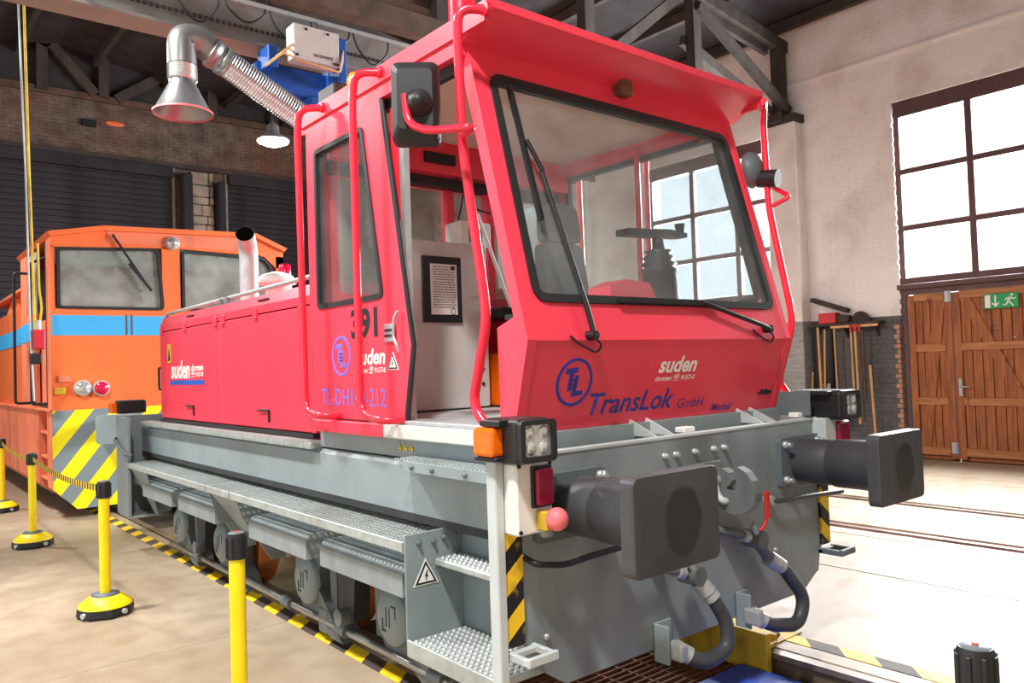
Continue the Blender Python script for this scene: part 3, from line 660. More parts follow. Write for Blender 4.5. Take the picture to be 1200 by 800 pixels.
# ---- corner lamp clusters
MB().box(-1.29, -1.248, -.03, .03, .40, 1.27, .005, 1).build('corner_post', 'grey_light', LO)
bx = MB().box(-1.245, -1.06, -.10, .05, .985, 1.262, .008, 1).build('lamp_box', 'white', LO)
MB().box(-1.175, -1.072, -.115, -.098, 1.085, 1.245, .004, 1).build('lamp_bezel', 'black', bx); MB().box(-1.165, -1.082, -.135, -.112, 1.095, 1.235, .008, 2).build('red_lens', 'red_lens', bx)
MB().box(-1.155, -1.12, -.16, -.10, 1.0, 1.075, .006, 1).build('button_base', 'yellow_worn', bx); MB().sphere((-1.115, -.18, 1.045), .045).build('push_button', 'pink_knob', bx)
for x, z in ((-1.232, 1.25), (-1.075, 1.25), (-1.232, 1.0)): MB().cyl((x, -.10, z), (x, -.108, z), .008, n=8).build('screw', 'black', bx)
def headlamp(x, s):
    h = MB().box(x-.092, x+.092, -.16, .06 if s < 0 else .16, 1.262, 1.432, .022, 3).build('headlamp', 'black', LO)
    MB().ring(rpoly([(x-.09, -.158, 1.268), (x+.09, -.158, 1.268), (x+.09, -.158, 1.428), (x-.09, -.158, 1.428)], .025), rpoly([(x-.068, -.158, 1.29), (x+.068, -.158, 1.29), (x+.068, -.158, 1.408), (x-.068, -.158, 1.408)], .014), (0, -.022, 0)).build('headlamp_rim', 'rubber', h)
    MB().prism(rpoly([(x-.07, -.165, 1.288), (x+.07, -.165, 1.288), (x+.07, -.165, 1.41), (x-.07, -.165, 1.41)], .014), (0, .01, 0)).build('headlamp_lens', 'lens', h)
    for dx, dz in ((-.035, .03), (.035, .03), (-.03, -.03), (.035, -.03)): MB().sphere((x+dx, -.164, 1.35+dz), .026, 12, 8, (1, .4, 1)).build('reflector_facet', 'lens', h)
    MB().box(x-.13, x-.06, -.1, .02, 1.405, 1.43, .004, 1).build('hood_plate', 'black', h)
    a = MB().box(x+s*.105-.04, x+s*.105+.04, -.07, .05, 1.29, 1.40, .014, 2).build('indicator', 'amber', h)
    MB().box(x+s*.07-.06, x+s*.07+.06, -.075, .06, 1.272, 1.29, .004, 1).build('indicator_bracket', 'black', h)
    return h
headlamp(-1.19, -1); headlamp(1.185, 1)
bx2 = MB().box(1.05, 1.17, -.08, .05, 1.10, 1.275, .006, 1).build('lamp_box', 'grey_light', LO)
MB().box(1.17, 1.30, -.10, .03, 1.12, 1.25, .014, 2).build('red_lens', 'red_lens', bx2)
MB().box(1.0, 1.012, -.02, .22, 1.29, 1.43, .004, 1).build('side_plate', 'grey_dark', bx2)
MB().box(-1.246, -1.155, -.018, -.001, .545, .985, .002, 1).build('hazard_plate', 'hazard', LO); MB().box(1.075, 1.165, -.018, -.001, .55, .93, .002, 1).build('hazard_plate', 'hazard_mirror', LO)
for x in (-1.17, 1.13):
    MB().box(x-.075, x-.055, -.13, 0, .505, .535, .004, 1).box(x+.055, x+.075, -.13, 0, .505, .535, .004, 1).box(x-.075, x+.075, -.145, -.125, .505, .54, .004, 1).box(x-.075, x+.075, -.03, 0, .505, .53, .004, 1).build('tow_loop', 'grey_light' if x < 0 else 'grey_dark', LO)
# ---- left steps, walkway gratings
def grating(name, x0, x1, y0, y1, z, parent, lip=.045):
    g = MB().box(x0, x0+.012, y0, y1, z-lip, z+.004, .004, 1).box(x1-.008, x1, y0, y1, z-.035, z+.002).box(x0, x1, y0, y0+.008, z-lip, z+.002).box(x0, x1, y1-.008, y1, z-lip, z+.002).build(name, 'grating', parent)
    b = MB(); y = y0+.02
    while y < y1-.01: b.box(x0+.012, x1-.008, y, y+.009, z-.014, z+.002); y += .036
    x = x0+.035
    while x < x1-.02: b.box(x, x+.007, y0+.008, y1-.008, z-.014, z); x += .036
    b.build('grating_bars', 'grating', g, kind='stuff'); return g
def tread(name, x0, x1, y0, y1, z, parent):
    g = MB().box(x0, x1, y0, y1, z-.04, z-.008, .006, 1).build(name, 'grating', parent); b = MB()
    x = x0+.025
    while x < x1-.01:
        y = y0+.025
        while y < y1-.01: b.lathe([(.012, 0), (.009, .009), (.005, .009), (.004, .002)], (x, y, z-.008), n=6, caps=False); y += .034
        x += .034
    b.build('tread_teeth', 'zinc', g, kind='stuff'); return g
for y0, y1 in ((.69, 2.895), (2.905, 3.375), (3.385, 5.56)): grating('walkway_grating', -1.27, -.95, y0, y1, .847, LO)
MB().box(-1.27, -.86, .672, .684, .395, .885, .003, 1).build('step_panel', 'grey', LO)
sp_ = MB().box(-.955, -.94, .05, .69, .40, .92).build('step_back', 'grey', LO)
for x, z in ((-1.20,.84),(-1.12,.835),(-1.06,.845),(-1.0,.86),(-1.10,.72)): MB().lathe([(.014,0),(.014,.01),(.009,.012),(.009,.022)], (x, .672, z), (0,-1,0), 8).build('bolt', 'grey_dark', sp_)
tread('lower_step', -1.27, -.96, .035, .67, .42, LO); tread('upper_step', -1.115, -.955, .035, .67, .765, LO)
MB().box(-1.28, -1.268, .03, .665, .35, .425, .003, 1).build('step_edge', 'grating', LO)
def tri(name, cx, cz, r, plane, val, parent, sign):
    """triangular warning plate: outer black, inner field, bolt symbol"""
    def p3(u, w, d): return (cx+u, val-d, cz+w) if plane == 'y' else (val-d, cx-u, cz+w)
    def tp(k, d): return [p3(0, r*k, d), p3(-r*.866*k, -r*.5*k, d), p3(r*.866*k, -r*.5*k, d)]
    vec = (0, -.002, 0) if plane == 'y' else (-.002, 0, 0)
    t = MB().prism(tp(1.18, 0), vec).build(name, 'paper', parent)
    MB().prism(tp(1.0, .002), vec).build('black_border', 'text_black', t); MB().prism(tp(.72, .004), vec).build('field', 'yellow' if sign == 'y' else 'paper', t)
    MB().prism([p3(u*r, w*r, .006) for u, w in ((.06,.42),(-.14,0),(-.01,.02),(-.06,-.3),(.14,.08),(.02,.06),(.12,.42))], vec).build('bolt_symbol', 'text_black', t)
tri('warning_triangle', -1.165, .685, .068, 'y', .671, LO, 'w')
# support brackets under the walkway
for y in (2.86, 3.40, 5.50):
    MB().prism([(-1.24, y, .80), (-.9, y, .80), (-.9, y, .36), (-1.0, y, .36), (-1.2, y, .68)], (0, .012, 0)).build('walkway_bracket', 'grey', LO)
MB().prism([(-1.24, 3.38, .80), (-1.24, 2.90, .80), (-1.02, 2.90, .50), (-1.02, 3.38, .50)], (.01, 0, 0)).build('mesh_guard', 'grey', LO)
MB().prism([(-1.25, 5.5, .80), (-1.25, 5.0, .80), (-1.05, 5.4, .36), (-1.05, 5.5, .36)], (.01, 0, 0)).build('mesh_guard', 'grey', LO)
# rear headstock
rh = MB().box(-1.24, 1.24, 5.9, 5.95, .34, 1.27, .006, 1).build('rear_end_plate', 'grey_plate', LO)
MB().box(-1.27, -1.235, 5.55, 5.95, .34, 1.27, .006, 1).build('rear_corner_panel', 'grey', LO)
MB().tube([(-1.275, 5.93, 1.06), (-1.30, 5.9, 1.05), (-1.30, 5.5, .93), (-1.25, 5.45, .92)], .014, 8, .04).build('grab_rail', 'grey_dark', LO)
rl = MB().box(-1.26, -1.0, 5.9, 6.05, 1.29, 1.42, .02, 2).build('rear_headlamp', 'black', LO); MB().box(-1.32, -1.26, 5.92, 6.02, 1.30, 1.40, .012, 2).build('indicator', 'amber', rl)
MB().box(-1.26, -.98, 5.55, 5.9, .325, .345, .004, 1).build('rear_step', 'grating', LO)
MB().box(1.235, 1.27, 5.55, 5.95, .34, 1.27, .006, 1).build('rear_corner_panel', 'grey', LO)
# platform tread beside the hood and small foot plate under the cab door
tp_ = MB().box(-1.10, -.97, 2.0, 5.72, 1.175, 1.212, .004, 1).build('side_tread', 'grating', LO); b = MB(); y = 2.02
while y < 5.7: b.box(-1.104, -1.0, y, y+.014, 1.19, 1.218); y += .034
b.build('tread_ribs', 'grating', tp_, kind='stuff')
fp = MB().prism([(-1.04, .14, 1.155), (-1.19, .14, 1.155), (-1.19, .80, 1.155), (-1.05, .97, 1.155), (-1.04, .97, 1.155)], (0, 0, .045)).build('foot_plate', 'grey', LO); b = MB(); y = .17
while y < .9:
    for i in range(4): b.box(-1.17+i*.032, -1.152+i*.032, y, y+.012, 1.2, 1.206)
    y += .028
b.build('foot_plate_ribs', 'grating', fp, kind='stuff')
for y in (.3, .55, .8): MB().lathe([(.012,0),(.012,.01),(0,.012)], (-1.19, y if y < .8 else .72, 1.178), (-1,0,0), 8).build('bolt', 'grey_dark', fp)
for y in (.3, .6, .9): pass
# ---- running gear: four small axles, axle boxes with caps, spring covers
AX = (1.25, 2.30, 3.82, 4.87); RW = .338
for ya in AX:
    ax = MB().cyl((-.98, ya, RW), (.98, ya, RW), .06, n=14).build('axle', 'cast', LO)
    for s in (-1, 1):
        MB().lathe([(.05, 0), (.1, 0), (.1, .02), (.25, .03), (.27, -.02), (RW-.015, -.02), (RW-.003, -.015), (RW-.003, .09), (RW+.028, .10), (RW+.028, .125), (.27, .13), (.25, .10), (.05, .10)], (s*.81, ya, RW), (-s, 0, 0), 40, caps=False).build('wheel', 'rust_wheel', ax)
        bx_ = MB().prism([(s*.90, ya+a, c) for a, c in ((-.17,.56),(-.13,.40),(-.17,.20),(-.10,.10),(.10,.10),(.17,.20),(.13,.40),(.17,.56))], (s*.08, 0, 0)).build('axle_box', 'cast', LO)
        MB().lathe([(.145, 0), (.145, .035), (.125, .04), (.122, .05), (.0, .052)], (s*.98, ya, RW-.01), (s, 0, 0), 28).build('axle_cap', 'grey', bx_)
        if s < 0:
            xx = -1.034
            MB().box(xx, xx+.004, ya-.012, ya-.004, RW-.055, RW+.045).box(xx, xx+.004, ya+.02, ya+.028, RW-.055, RW+.045).box(xx, xx+.004, ya-.07, ya-.02, RW+.055, RW+.064).box(xx, xx+.004, ya+.03, ya+.07, RW-.085, RW-.076).box(xx, xx+.004, ya+.06, ya+.068, RW-.085, RW-.02).box(xx, xx+.004, ya-.07, ya-.062, RW+.0, RW+.064).build('cap_emblem', 'ink', bx_)
        for dy in (-.26, .24):
            MB().prism([(s*.88, ya+dy-.05, .56), (s*.88, ya+dy+.05, .56), (s*.88, ya+dy+.035, .16), (s*.88, ya+dy-.035, .16)], (s*.07, 0, 0)).build('horn_guide', 'cast', bx_)
        MB().prism([(s*.86, ya-.46, .04), (s*.86, ya-.30, .04), (s*.86, ya-.14, .12), (s*.86, ya-.16, .30), (s*.86, ya-.30, .18)], (s*.14, 0, 0)).build('guide_foot', 'cast', bx_)
        cv = MB().prism([(s*.88, ya-.43, .56), (s*1.20, ya-.43, .56), (s*1.20, ya-.43, .665), (s*1.17, ya-.43, .70), (s*.88, ya-.43, .70)], (0, .87, 0)).build('spring_cover', 'grey_cover', LO)
        for k in range(5): MB().box(s*1.02-.115+k*.052, s*1.02-.10+k*.052, ya-.40, ya+.41, .70, .712, .003, 1).build('cover_rib', 'grey_dark', cv)
for s in (-1, 1):
    br = MB().tube([(s*.99, .75, .12), (s*.99, 5.2, .12)], .022, 10).build('brake_rod', 'steel', LO)
    for y in (.86, 1.85, 2.62, 3.45, 4.4): MB().cyl((s*.99, y-.06, .12), (s*.99, y+.06, .12), .038, n=12).build('rod_sleeve', 'cast', br)
    MB().box(s*.93-.04, s*.93+.04, .9, 5.2, .45, .60).build('bogie_beam', 'cast', LO)
    for y in (1.78, 4.33):
        MB().prism([(s*.9, y-.12, .55), (s*.9, y+.12, .55), (s*.9, y+.08, .2), (s*.9, y-.08, .2)], (s*.1, 0, 0)).build('brake_hanger', 'under', LO)
        MB().cyl((s*.95, y, .22), (s*1.06, y, .22), .05, n=10).build('hanger_boss', 'cast', LO)
    MB().box(s*.98-.03, s*.98+.03, 2.02, 2.14, .05, .20, .01, 1).build('rail_guard', 'cast', LO)

# ---- engine hood
MB().box(-.97, .97, 2.12, 5.40, 1.19, 2.05).build('hood_body', 'red', LO)
ht = MB().prism([(-1.0, 2.12, 2.06), (-1.0, 2.12, 2.115), (-.965, 2.12, 2.19), (-.90, 2.12, 2.205), (.90, 2.12, 2.205), (.965, 2.12, 2.19), (1.0, 2.12, 2.115), (1.0, 2.12, 2.06)], (0, 3.28, 0)).build('hood_lid', 'red', LO)
for s in (-1, 1):
    for y0, y1 in ((3.785, 5.40), (2.20, 3.775)):
        d = MB().box(min(s*.97, s*1.0), max(s*.97, s*1.0), y0, y1, 1.255, 2.05, .006, 1).build('hood_door', 'red', LO)
        ym = (y0+y1)/2-.05
        MB().box(s*1.008-.01, s*1.008+.01, ym-.11, ym+.09, 1.375, 1.388, .003, 1).box(s*1.005-.006, s*1.005+.006, ym-.11, ym-.09, 1.30, 1.38).build('door_latch', 'black', d)
        for yy in (y0+.08, ym+.1, y1-.08): MB().box(s*1.006-.012, s*1.006+.012, yy-.03, yy+.03, 2.02, 2.10, .006, 1).build('hinge', 'red', d)
        MB().box(s*.985-.012, s*.985+.012, ym-.1, ym+.08, 2.145, 2.158, .003, 1).build('lid_latch', 'black', ht)
    MB().box(min(s*.97, s*1.0), max(s*.97, s*1.0), 2.12, 2.192, 1.255, 2.05, .004, 1).build('hood_corner_strip', 'red', LO)
    rl_ = MB().tube([(s*.94, 5.42, 2.17), (s*.94, 5.36, 2.225), (s*.94, 3.83, 2.235)], .017, 8, .04).build('hood_rail', 'zinc', LO)
    MB().tube([(s*.94, 3.75, 2.235), (s*.94, 2.2, 2.245), (s*.94, 2.2, 2.12)], .017, 8, .03).build('hood_rail', 'zinc', LO)
    for y in (3.86, 3.72, 2.2): MB().box(s*.955-.015, s*.955+.015, y-.025, y+.025, 2.13, 2.24, .004, 1).build('rail_clip', 'grey_dark', rl_)
MB().box(-.97, .97, 5.38, 5.40, 1.25, 2.06).build('hood_rear_panel', 'red', LO)
MB().tube([(-1.0, 5.40, 1.72), (-1.0, 5.46, 1.72), (-1.0, 5.46, 1.52), (-1.0, 5.40, 1.52)], .011, 8, .02).build('rear_handle', 'black', LO)
MB().box(-1.015, -.95, 2.13, 5.38, 1.225, 1.25).build('hood_seal', 'black', LO)
hd_ = LO
exh = MB().tube([(-.60, 4.19, 2.2), (-.60, 4.19, 2.70), (-.66, 4.09, 2.80), (-.675, 4.065, 2.815)], .078, 18, .08, caps=False).build('exhaust_stack', 'zinc', LO)
MB().tube([(-.60, 4.19, 2.21), (-.60, 4.19, 2.70), (-.66, 4.09, 2.80), (-.674, 4.067, 2.8135)], .073, 18, .08, caps=False).build('sooty_lining', 'black', exh); MB().lathe([(.1,0),(.1,.015)], (-.60,4.19,2.205), n=18).build('exhaust_collar', 'zinc', exh)
MB().lathe([(.10, 2.2), (.10, 2.42), (.17, 2.43), (.175, 2.46), (.13, 2.51), (.05, 2.535), (0, 2.54)], (-.30, 4.32, 0), n=24).build('air_intake', 'white', LO)
bc = MB().lathe([(.06, 2.2), (.06, 2.52), (.065, 2.525), (.065, 2.545), (0, 2.545)], (-.1, 4.6, 0), n=16).build('rear_beacon', 'white', LO); MB().lathe([(.058, 2.545), (.055, 2.64), (.04, 2.655), (0, 2.66)], (-.1, 4.6, 0), n=16).build('beacon_lens', 'red_lens2', bc)
# hood lettering
hx = -1.001
o0, o1 = at(201, 444, x=hx), at(228.5, 443, x=hx)
text('lettering', 'suden', 'text_white', LO, at(201, 444, x=hx), (0,-1,0), (0,0,1), (at(201,444,x=hx)-at(223,443,x=hx)).y, .16, .15, .03)
text('lettering', 'dorsten', 'text_white', LO, at(224.5, 434.5, x=hx), (0,-1,0), (0,0,1), (at(224.5,430,x=hx)-at(238.5,430,x=hx)).y, .055, .1, .02)
text('lettering', '\u260e 9157-0', 'text_white', LO, at(224.5, 442.5, x=hx), (0,-1,0), (0,0,1), (at(224.5,440,x=hx)-at(238.5,440,x=hx)).y, .055, .1, .02)
p, q = at(199.5, 445.5, x=hx), at(239.5, 450.5, x=hx); MB().box(hx-.002, hx, q.y, p.y, q.z, p.z).build('blue_underline', 'blue', LO)
st = MB().box(hx-.003, hx, 5.06, 5.16, 1.76, 1.93, .001, 1).build('caution_sticker', 'yellow_worn', LO); MB().prism([(hx-.004, 5.075, 1.78), (hx-.004, 5.145, 1.78), (hx-.004, 5.11, 1.90)], (-.001, 0, 0)).build('pictogram', 'text_black', st)

# ---- cab shell
ft = (0, -.107, .403)
MB().box(-1.0, 1.0, .2, 2.06, 1.28, 1.36).build('cab_floor', 'grey_light', LO)
MB().box(-1.03, 1.03, .30, 2.0, 1.185, 1.285, .006, 1).build('cab_sill_band', 'grey', LO)
MB().box(-1.09, -.9, 1.16, 1.98, 1.285, 1.355, .006, 1).build('door_track', 'red', LO); MB().box(-1.09, -.9, .24, 1.155, 1.285, 1.355, .006, 1).build('door_threshold', 'cabinet', LO)
MB().box(-1.06, -.9, .30, 1.1, 1.355, 1.375, .004, 1).build('threshold_strip', 'zinc', LO)
for k in range(3): tri('caution_mark', .96-.055*k+.12, 1.235, .03, 'x', -1.031, LO, 'y')
MB().box(.9, 1.05, .24, 1.98, 1.285, 1.355, .006, 1).build('door_track', 'red', LO)
# lower front panel (leans in towards the bottom), with side returns
fpn = MB().prism([(-1.0, .09, 1.74), (1.0, .09, 1.74), (.985, .197, 1.337), (-.985, .197, 1.337)], (0, .05, .012)).build('front_panel', 'red', LO)
# windscreen frame
k_ = (.459-.087)/(3.164-1.736)
def S(x, z, d=0): return V((x, .087+(z-1.736)*k_+d, z))
outer = rpoly([S(-1.0, 1.736), S(1.0, 1.736), S(1.0, 3.17), S(-1.0, 3.17)], .002); inner = rpoly([S(-.912, 1.915), S(.912, 1.915), S(.905, 2.985), S(-.905, 2.985)], .07)
wf = MB().ring(outer, inner, (0, .05, -.012)).build('windscreen_frame', 'red', LO)
inn2 = shrink(inner, .03)
if (inn2[0]-S(0,2.4)).length > (inner[0]-S(0,2.4)).length: inn2 = shrink(inner, -.03)
out2 = [p+(p-q)*.3 for p, q in zip(inner, inn2)]
MB().ring([p+V((0,-.012,0)) for p in out2], [p+V((0,-.012,0)) for p in inn2], (0, .05, -.01)).build('windscreen_seal', 'rubber', wf)
MB().prism([p+V((0,.012,0)) for p in inn2], (0, .006, 0)).build('windscreen', 'windshield', wf)
# A-pillars / lower side returns
for s in (-1, 1):
    ap = [(.245,1.34),(.197,1.337),(.087,1.74),(.459,3.17),(.535,3.17),(.31,2.35),(.175,1.84),(.29,1.80),(.285,1.34)]
    MB().prism([(s*1.004, y-.002, z) for y, z in ap], (-s*.05, 0, 0)).build('side_pillar', 'red', LO)
    ax_ = MB().box(s*.97-.03, s*.97+.03, .25, .52, 1.36, 1.80).build('side_return', 'red', LO) if s > 0 else None
# roof
rf = MB().prism([(-1.057, .24, 3.135), (-1.057, .24, 3.225), (-.98, .24, 3.245), (.98, .24, 3.245), (1.057, .24, 3.225), (1.057, .24, 3.135), (1.03, .24, 3.135), (1.03, .24, 3.20), (-1.03, .24, 3.20), (-1.03, .24, 3.135)], (0, 1.88, 0)).build('roof', 'red', LO)
MB().prism([(-1.057, .235, 3.225), (-1.057, .235, 3.195), (-1.03, .46, 3.10), (-1.03, .52, 3.2)], (2.114, 0, 0)).build('roof_visor', 'red', rf)
MB().box(-1.057, 1.057, .225, .24, 3.195, 3.238, .004, 1).build('visor_lip', 'red', rf)
for s in (-1, 1):
    MB().box(s*1.0-.045, s*1.0+.045, .45, 2.06, 3.06 if s < 0 else 3.10, 3.2).build('roof_rail', 'red', rf)
    if s < 0: MB().box(s*.985-.02, s*.985+.02, .55, 2.0, 3.01, 3.055).build('door_gasket', 'rubber', rf)
MB().box(-1.0, 1.0, .5, 2.05, 3.13, 3.17).build('headliner', 'liner', rf)
MB().box(-1.045, 1.045, 2.06, 2.12, 3.10, 3.225).build('roof_rear_edge', 'red', rf)
ml = MB().box(-.035, .055, .375, .46, 3.055, 3.16, .012, 2).build('marker_lamp', 'rust', LO)
pp = MB().cyl((-.72, .86, 3.24), (-.72, .86, 4.05), .068, n=20).build('roof_mast', 'red_rail', LO); MB().cyl((-.60, .92, 3.24), (-.60, .92, 4.05), .02, n=10).build('mast_cable', 'red_rail', pp)
bb_ = MB().lathe([(.075, 3.24), (.075, 3.27), (.068, 3.275), (.07, 3.36), (.055, 3.395), (0, 3.40)], (-.86, 1.72, 0), n=20).build('roof_beacon', 'beacon', LO)
MB().box(-.98, -.72, 1.80, 2.02, 3.24, 3.36, .01, 1).build('roof_box', 'black', LO)
# rear wall with window, right wall with window
MB().ring(rpoly([(-1.0,2.05,1.36),(1.0,2.05,1.36),(1.0,2.05,3.15),(-1.0,2.05,3.15)], .002), rpoly([(-.86,2.05,2.12),(.86,2.05,2.12),(.86,2.05,2.86),(-.86,2.05,2.86)], .06), (0, .04, 0)).build('rear_wall', 'red', LO)
rw = MB().prism([(-.87,2.07,2.11),(.87,2.07,2.11),(.87,2.07,2.87),(-.87,2.07,2.87)], (0,.006,0)).build('rear_window', 'dusty', LO)
MB().box(-.03, .03, 2.03, 2.1, 2.12, 2.86).build('window_mullion', 'red', rw)
MB().box(-.95, .95, 1.95, 2.05, 2.86, 2.92).build('rear_gasket', 'rubber', rw); MB().box(-.97, .97, 1.86, 2.05, 2.92, 3.13).build('rear_header', 'red', rw)
MB().box(-.32, -.08, 1.84, 1.86, 2.98, 3.05).build('header_vent', 'black', rw)
ro = rpoly([(.98,2.06,1.36),(.98,.27,1.36),(.98,.19,1.84),(.98,.47,3.12),(.98,2.06,3.12)], .002)
ri = rpoly([(.98,1.90,1.98),(.98,1.0,1.90),(.98,.25,1.96),(.98,.53,3.04),(.98,1.90,3.04)], .05)
rwl = MB().ring(ro, ri, (.03, 0, 0)).build('right_wall', 'red', LO); MB().prism([p+V((.01,0,0)) for p in ri], (.005,0,0)).build('right_window', 'window', rwl)
MB().ring([p+V((-.005,0,0)) for p in ri], [p+V((-.005,0,0)) for p in shrink(ri, .035 if (shrink(ri,.03)[0]-V((.98,1.2,2.4))).length < (ri[0]-V((.98,1.2,2.4))).length else -.035)], (.045,0,0)).build('window_seal', 'rubber', rwl)
MB().cyl((.95, 1.15, 1.9), (.95, 1.15, 3.08), .02, n=10).build('window_post', 'red', rwl)
# sliding door on the left, slid back
dx = -1.052
do = rpoly([(dx,2.05,1.365),(dx,1.0,1.365),(dx,.915,1.75),(dx,1.165,3.06),(dx,2.05,3.06)], .002); di = rpoly([(dx,1.94,2.005),(dx,1.36,2.005),(dx,1.165,2.01),(dx,1.345,2.96),(dx,1.94,2.96)], .045)
dr = MB().ring(do, di, (.035, 0, 0)).build('cab_door', 'red', LO)
din = shrink(di, .028); din = din if (din[0]-V((dx,1.6,2.4))).length < (di[0]-V((dx,1.6,2.4))).length else shrink(di, -.028)
MB().ring([p+V((-.008,0,0)) for p in di], [p+V((-.008,0,0)) for p in din], (.05, 0, 0)).build('door_seal', 'rubber', dr); MB().prism([p+V((.012,0,0)) for p in din], (.005, 0, 0)).build('door_glass', 'window', dr)
MB().tube([(dx+.015, 1.0, 1.37), (dx+.015, .912, 1.75), (dx+.015, 1.16, 3.05)], .016, 8).build('edge_seal', 'rubber', dr)
MB().box(-1.0, -.94, 1.06, 1.14, 1.36, 3.08).build('door_post', 'red', LO); MB().box(-1.0, -.965, 1.02, 1.06, 1.36, 3.05).build('post_strip', 'zinc', LO)
MB().box(-.985, -.955, 1.14, 2.05, 1.36, 1.98).build('left_wall', 'red', LO); MB().box(-.985, -.955, 1.98, 2.05, 1.98, 3.1).build('rear_post', 'red', LO)
lkp = MB().box(dx-.012, dx, 1.335, 1.40, 1.70, 1.86, .004, 1).build('door_lock', 'zinc', dr) if False else None
p, q = at(452, 380, x=dx), at(464, 400, x=dx)
lk2 = MB().box(dx-.012, dx, q.y, p.y, q.z, p.z, .004, 1).build('door_lock', 'zinc', dr)
for k in (.35, .65): MB().box(dx-.016, dx-.012, q.y+.01, p.y-.01, q.z+(p.z-q.z)*k-.006, q.z+(p.z-q.z)*k+.006).build('lock_slot', 'text_black', lk2)
MB().tube([at(466,364,x=dx-.02), at(461,374,x=dx-.03), at(461,395,x=dx-.03), at(465,405,x=dx-.03), at(467,412,x=dx-.02)], .008, 8, .02).build('door_handle', 'zinc', lk2)
# door lettering
def dtext(s, px0, px1, pyb, h, mat, sh=0, bold=.0): 
    a, c = at(px0, pyb, x=dx), at(px1, pyb, x=dx); return text('lettering', s, mat, dr, a, (0,-1,0), (0,0,1), a.y-c.y, h, sh, bold)
dtext('391', 412, 443, 398, .165, 'text_black', 0, .035); dtext('suden', 418, 452, 428, .085, 'text_white', .2, .03); dtext('dorsten \u260e 9157-0', 418, 452.5, 438.5, .04, 'text_white', .2, .02)
dtext('TL-DH140-212', 378, 453, 474, .095, 'logo_lilac')
pt = at(461, 426, x=dx); tri('caution_mark', pt.y, pt.z, .052, 'x', dx, dr, 'w')
def tl_logo(c, right, up, rx, rz_, mat, parent, nrm):
    c, right, up, nrm = V(c), V(right).normalized(), V(up).normalized(), V(nrm)
    n = 36; o_ = [c+right*rx*math.cos(2*math.pi*k/n)+up*rz_*math.sin(2*math.pi*k/n) for k in range(n)]; i_ = [c+right*rx*.86*math.cos(2*math.pi*k/n)+up*rz_*.87*math.sin(2*math.pi*k/n) for k in range(n)]
    g = MB().ring(o_, i_, nrm*.002).build('logo_ring', mat, parent)
    def P2(u, w): return c+right*u*rx+up*w*rz_
    def poly(pts): return [P2(u, w) for u, w in pts]
    MB().prism(poly([(-.52,.56),(.12,.62),(.10,.40),(-.08,.38),(-.14,-.34),(-.36,-.36),(-.30,.36),(-.54,.34)]), nrm*.002).build('logo_letter', mat, parent)
    MB().prism(poly([(.02,.28),(.22,.30),(.14,-.38),(.52,-.34),(.50,-.54),(-.10,-.60)]), nrm*.002).build('logo_letter', mat, parent)
    for w in (.12, -.04, -.20): MB().prism(poly([(-.20,w),(.14,w+.02),(.13,w-.06),(-.21,w-.08)]), nrm*.002).build('logo_sleeper', mat, parent)
lc = at(400, 417, x=dx); tl_logo(lc, (0,-1,0), (0,0,1), abs(lc.y-at(411,417,x=dx).y), .115, 'logo_lilac', dr, (-1,0,0))
# front lettering
upv = V(ft).normalized(); fn = V((1,0,0)).cross(upv)
def FP(x, z): return V((x, .09+(1.74-z)*.107/.403, z))
tl_logo(FP(-.69, 1.55), (1,0,0), upv, .112, .112, 'logo_blue', fpn, fn)
def ftext(s, x0, x1, z, h, mat, sh=0, bold=.0): return text('lettering', s, mat, fpn, FP(x0, z), (1,0,0), upv, x1-x0, h, sh, bold)
ftext('TransLok', -.575, .03, 1.392, .105, 'logo_blue', .25, .012); ftext('GmbH', .07, .285, 1.388, .05, 'logo_blue', .15, -.004)
ftext('suden', -.125, .175, 1.572, .085, 'text_white', .25, .03); ftext('dorsten \u260e 9157-0', -.14, .172, 1.528, .036, 'text_white', .25, .02); ftext('Muckel', .365, .54, 1.355, .038, 'logo_blue', .25, .015)
E_ = [(0,.5),(.2,.62),(.28,.9),(.42,.72),(.62,.95),(.68,.7),(.95,.75),(1,.5),(.92,.2),(.8,.35),(.7,.1),(.62,.34),(.5,.18),(.52,.42),(.3,.3),(.12,.12),(.22,.4)]
MB().prism([FP(.77, 1.405)+V((1,0,0))*u*.15+upv*w*.055 for u, w in E_], fn*.002).build('flame_emblem', 'text_black', fpn)
# wipers
def wiper(pv, mid, a0, a1, parked=False):
    w = MB().cyl(V(pv)+V((0,.06,0)), V(pv)+V((0,-.05,0)), .022, n=12).build('wiper', 'black', LO)
    MB().tube([V(pv)+V((0,-.04,.0)), V(pv)*.85+V(mid)*.15+V((0,-.05,0)), V(mid)+V((0,-.04,0))], .013, 6).build('wiper_arm', 'black', w); b_ = MB()
    b_.bar(V(a0)+V((0,-.03,0)), V(a1)+V((0,-.03,0)), .016, .022); b_.bar(V(a0)+V((0,-.018,0)), V(a1)+V((0,-.018,0)), .006, .02); b_.build('wiper_blade', 'black', w)
    p = V(pv); MB().tube([p+V((0,-.02,0)), p+V((.06,-.03,-.04)), p+V((.02,-.03,-.08)), p+V((-.09,-.02,-.03)), p+V((-.12,-.01,.0))], .005, 6, .04).build('washer_hose', 'black', w)
wiper(S(-.64,1.755), S(-.745,2.52), S(-.82,2.93), S(-.80,2.28)); wiper(S(.76,1.79), S(.20,1.93), S(-.41,1.925), S(.30,1.925))
MB().tube([S(-.745,2.52,-.05), S(-.80,2.66,-.045)], .012, 6).build('wiper_extension', 'black', LO)
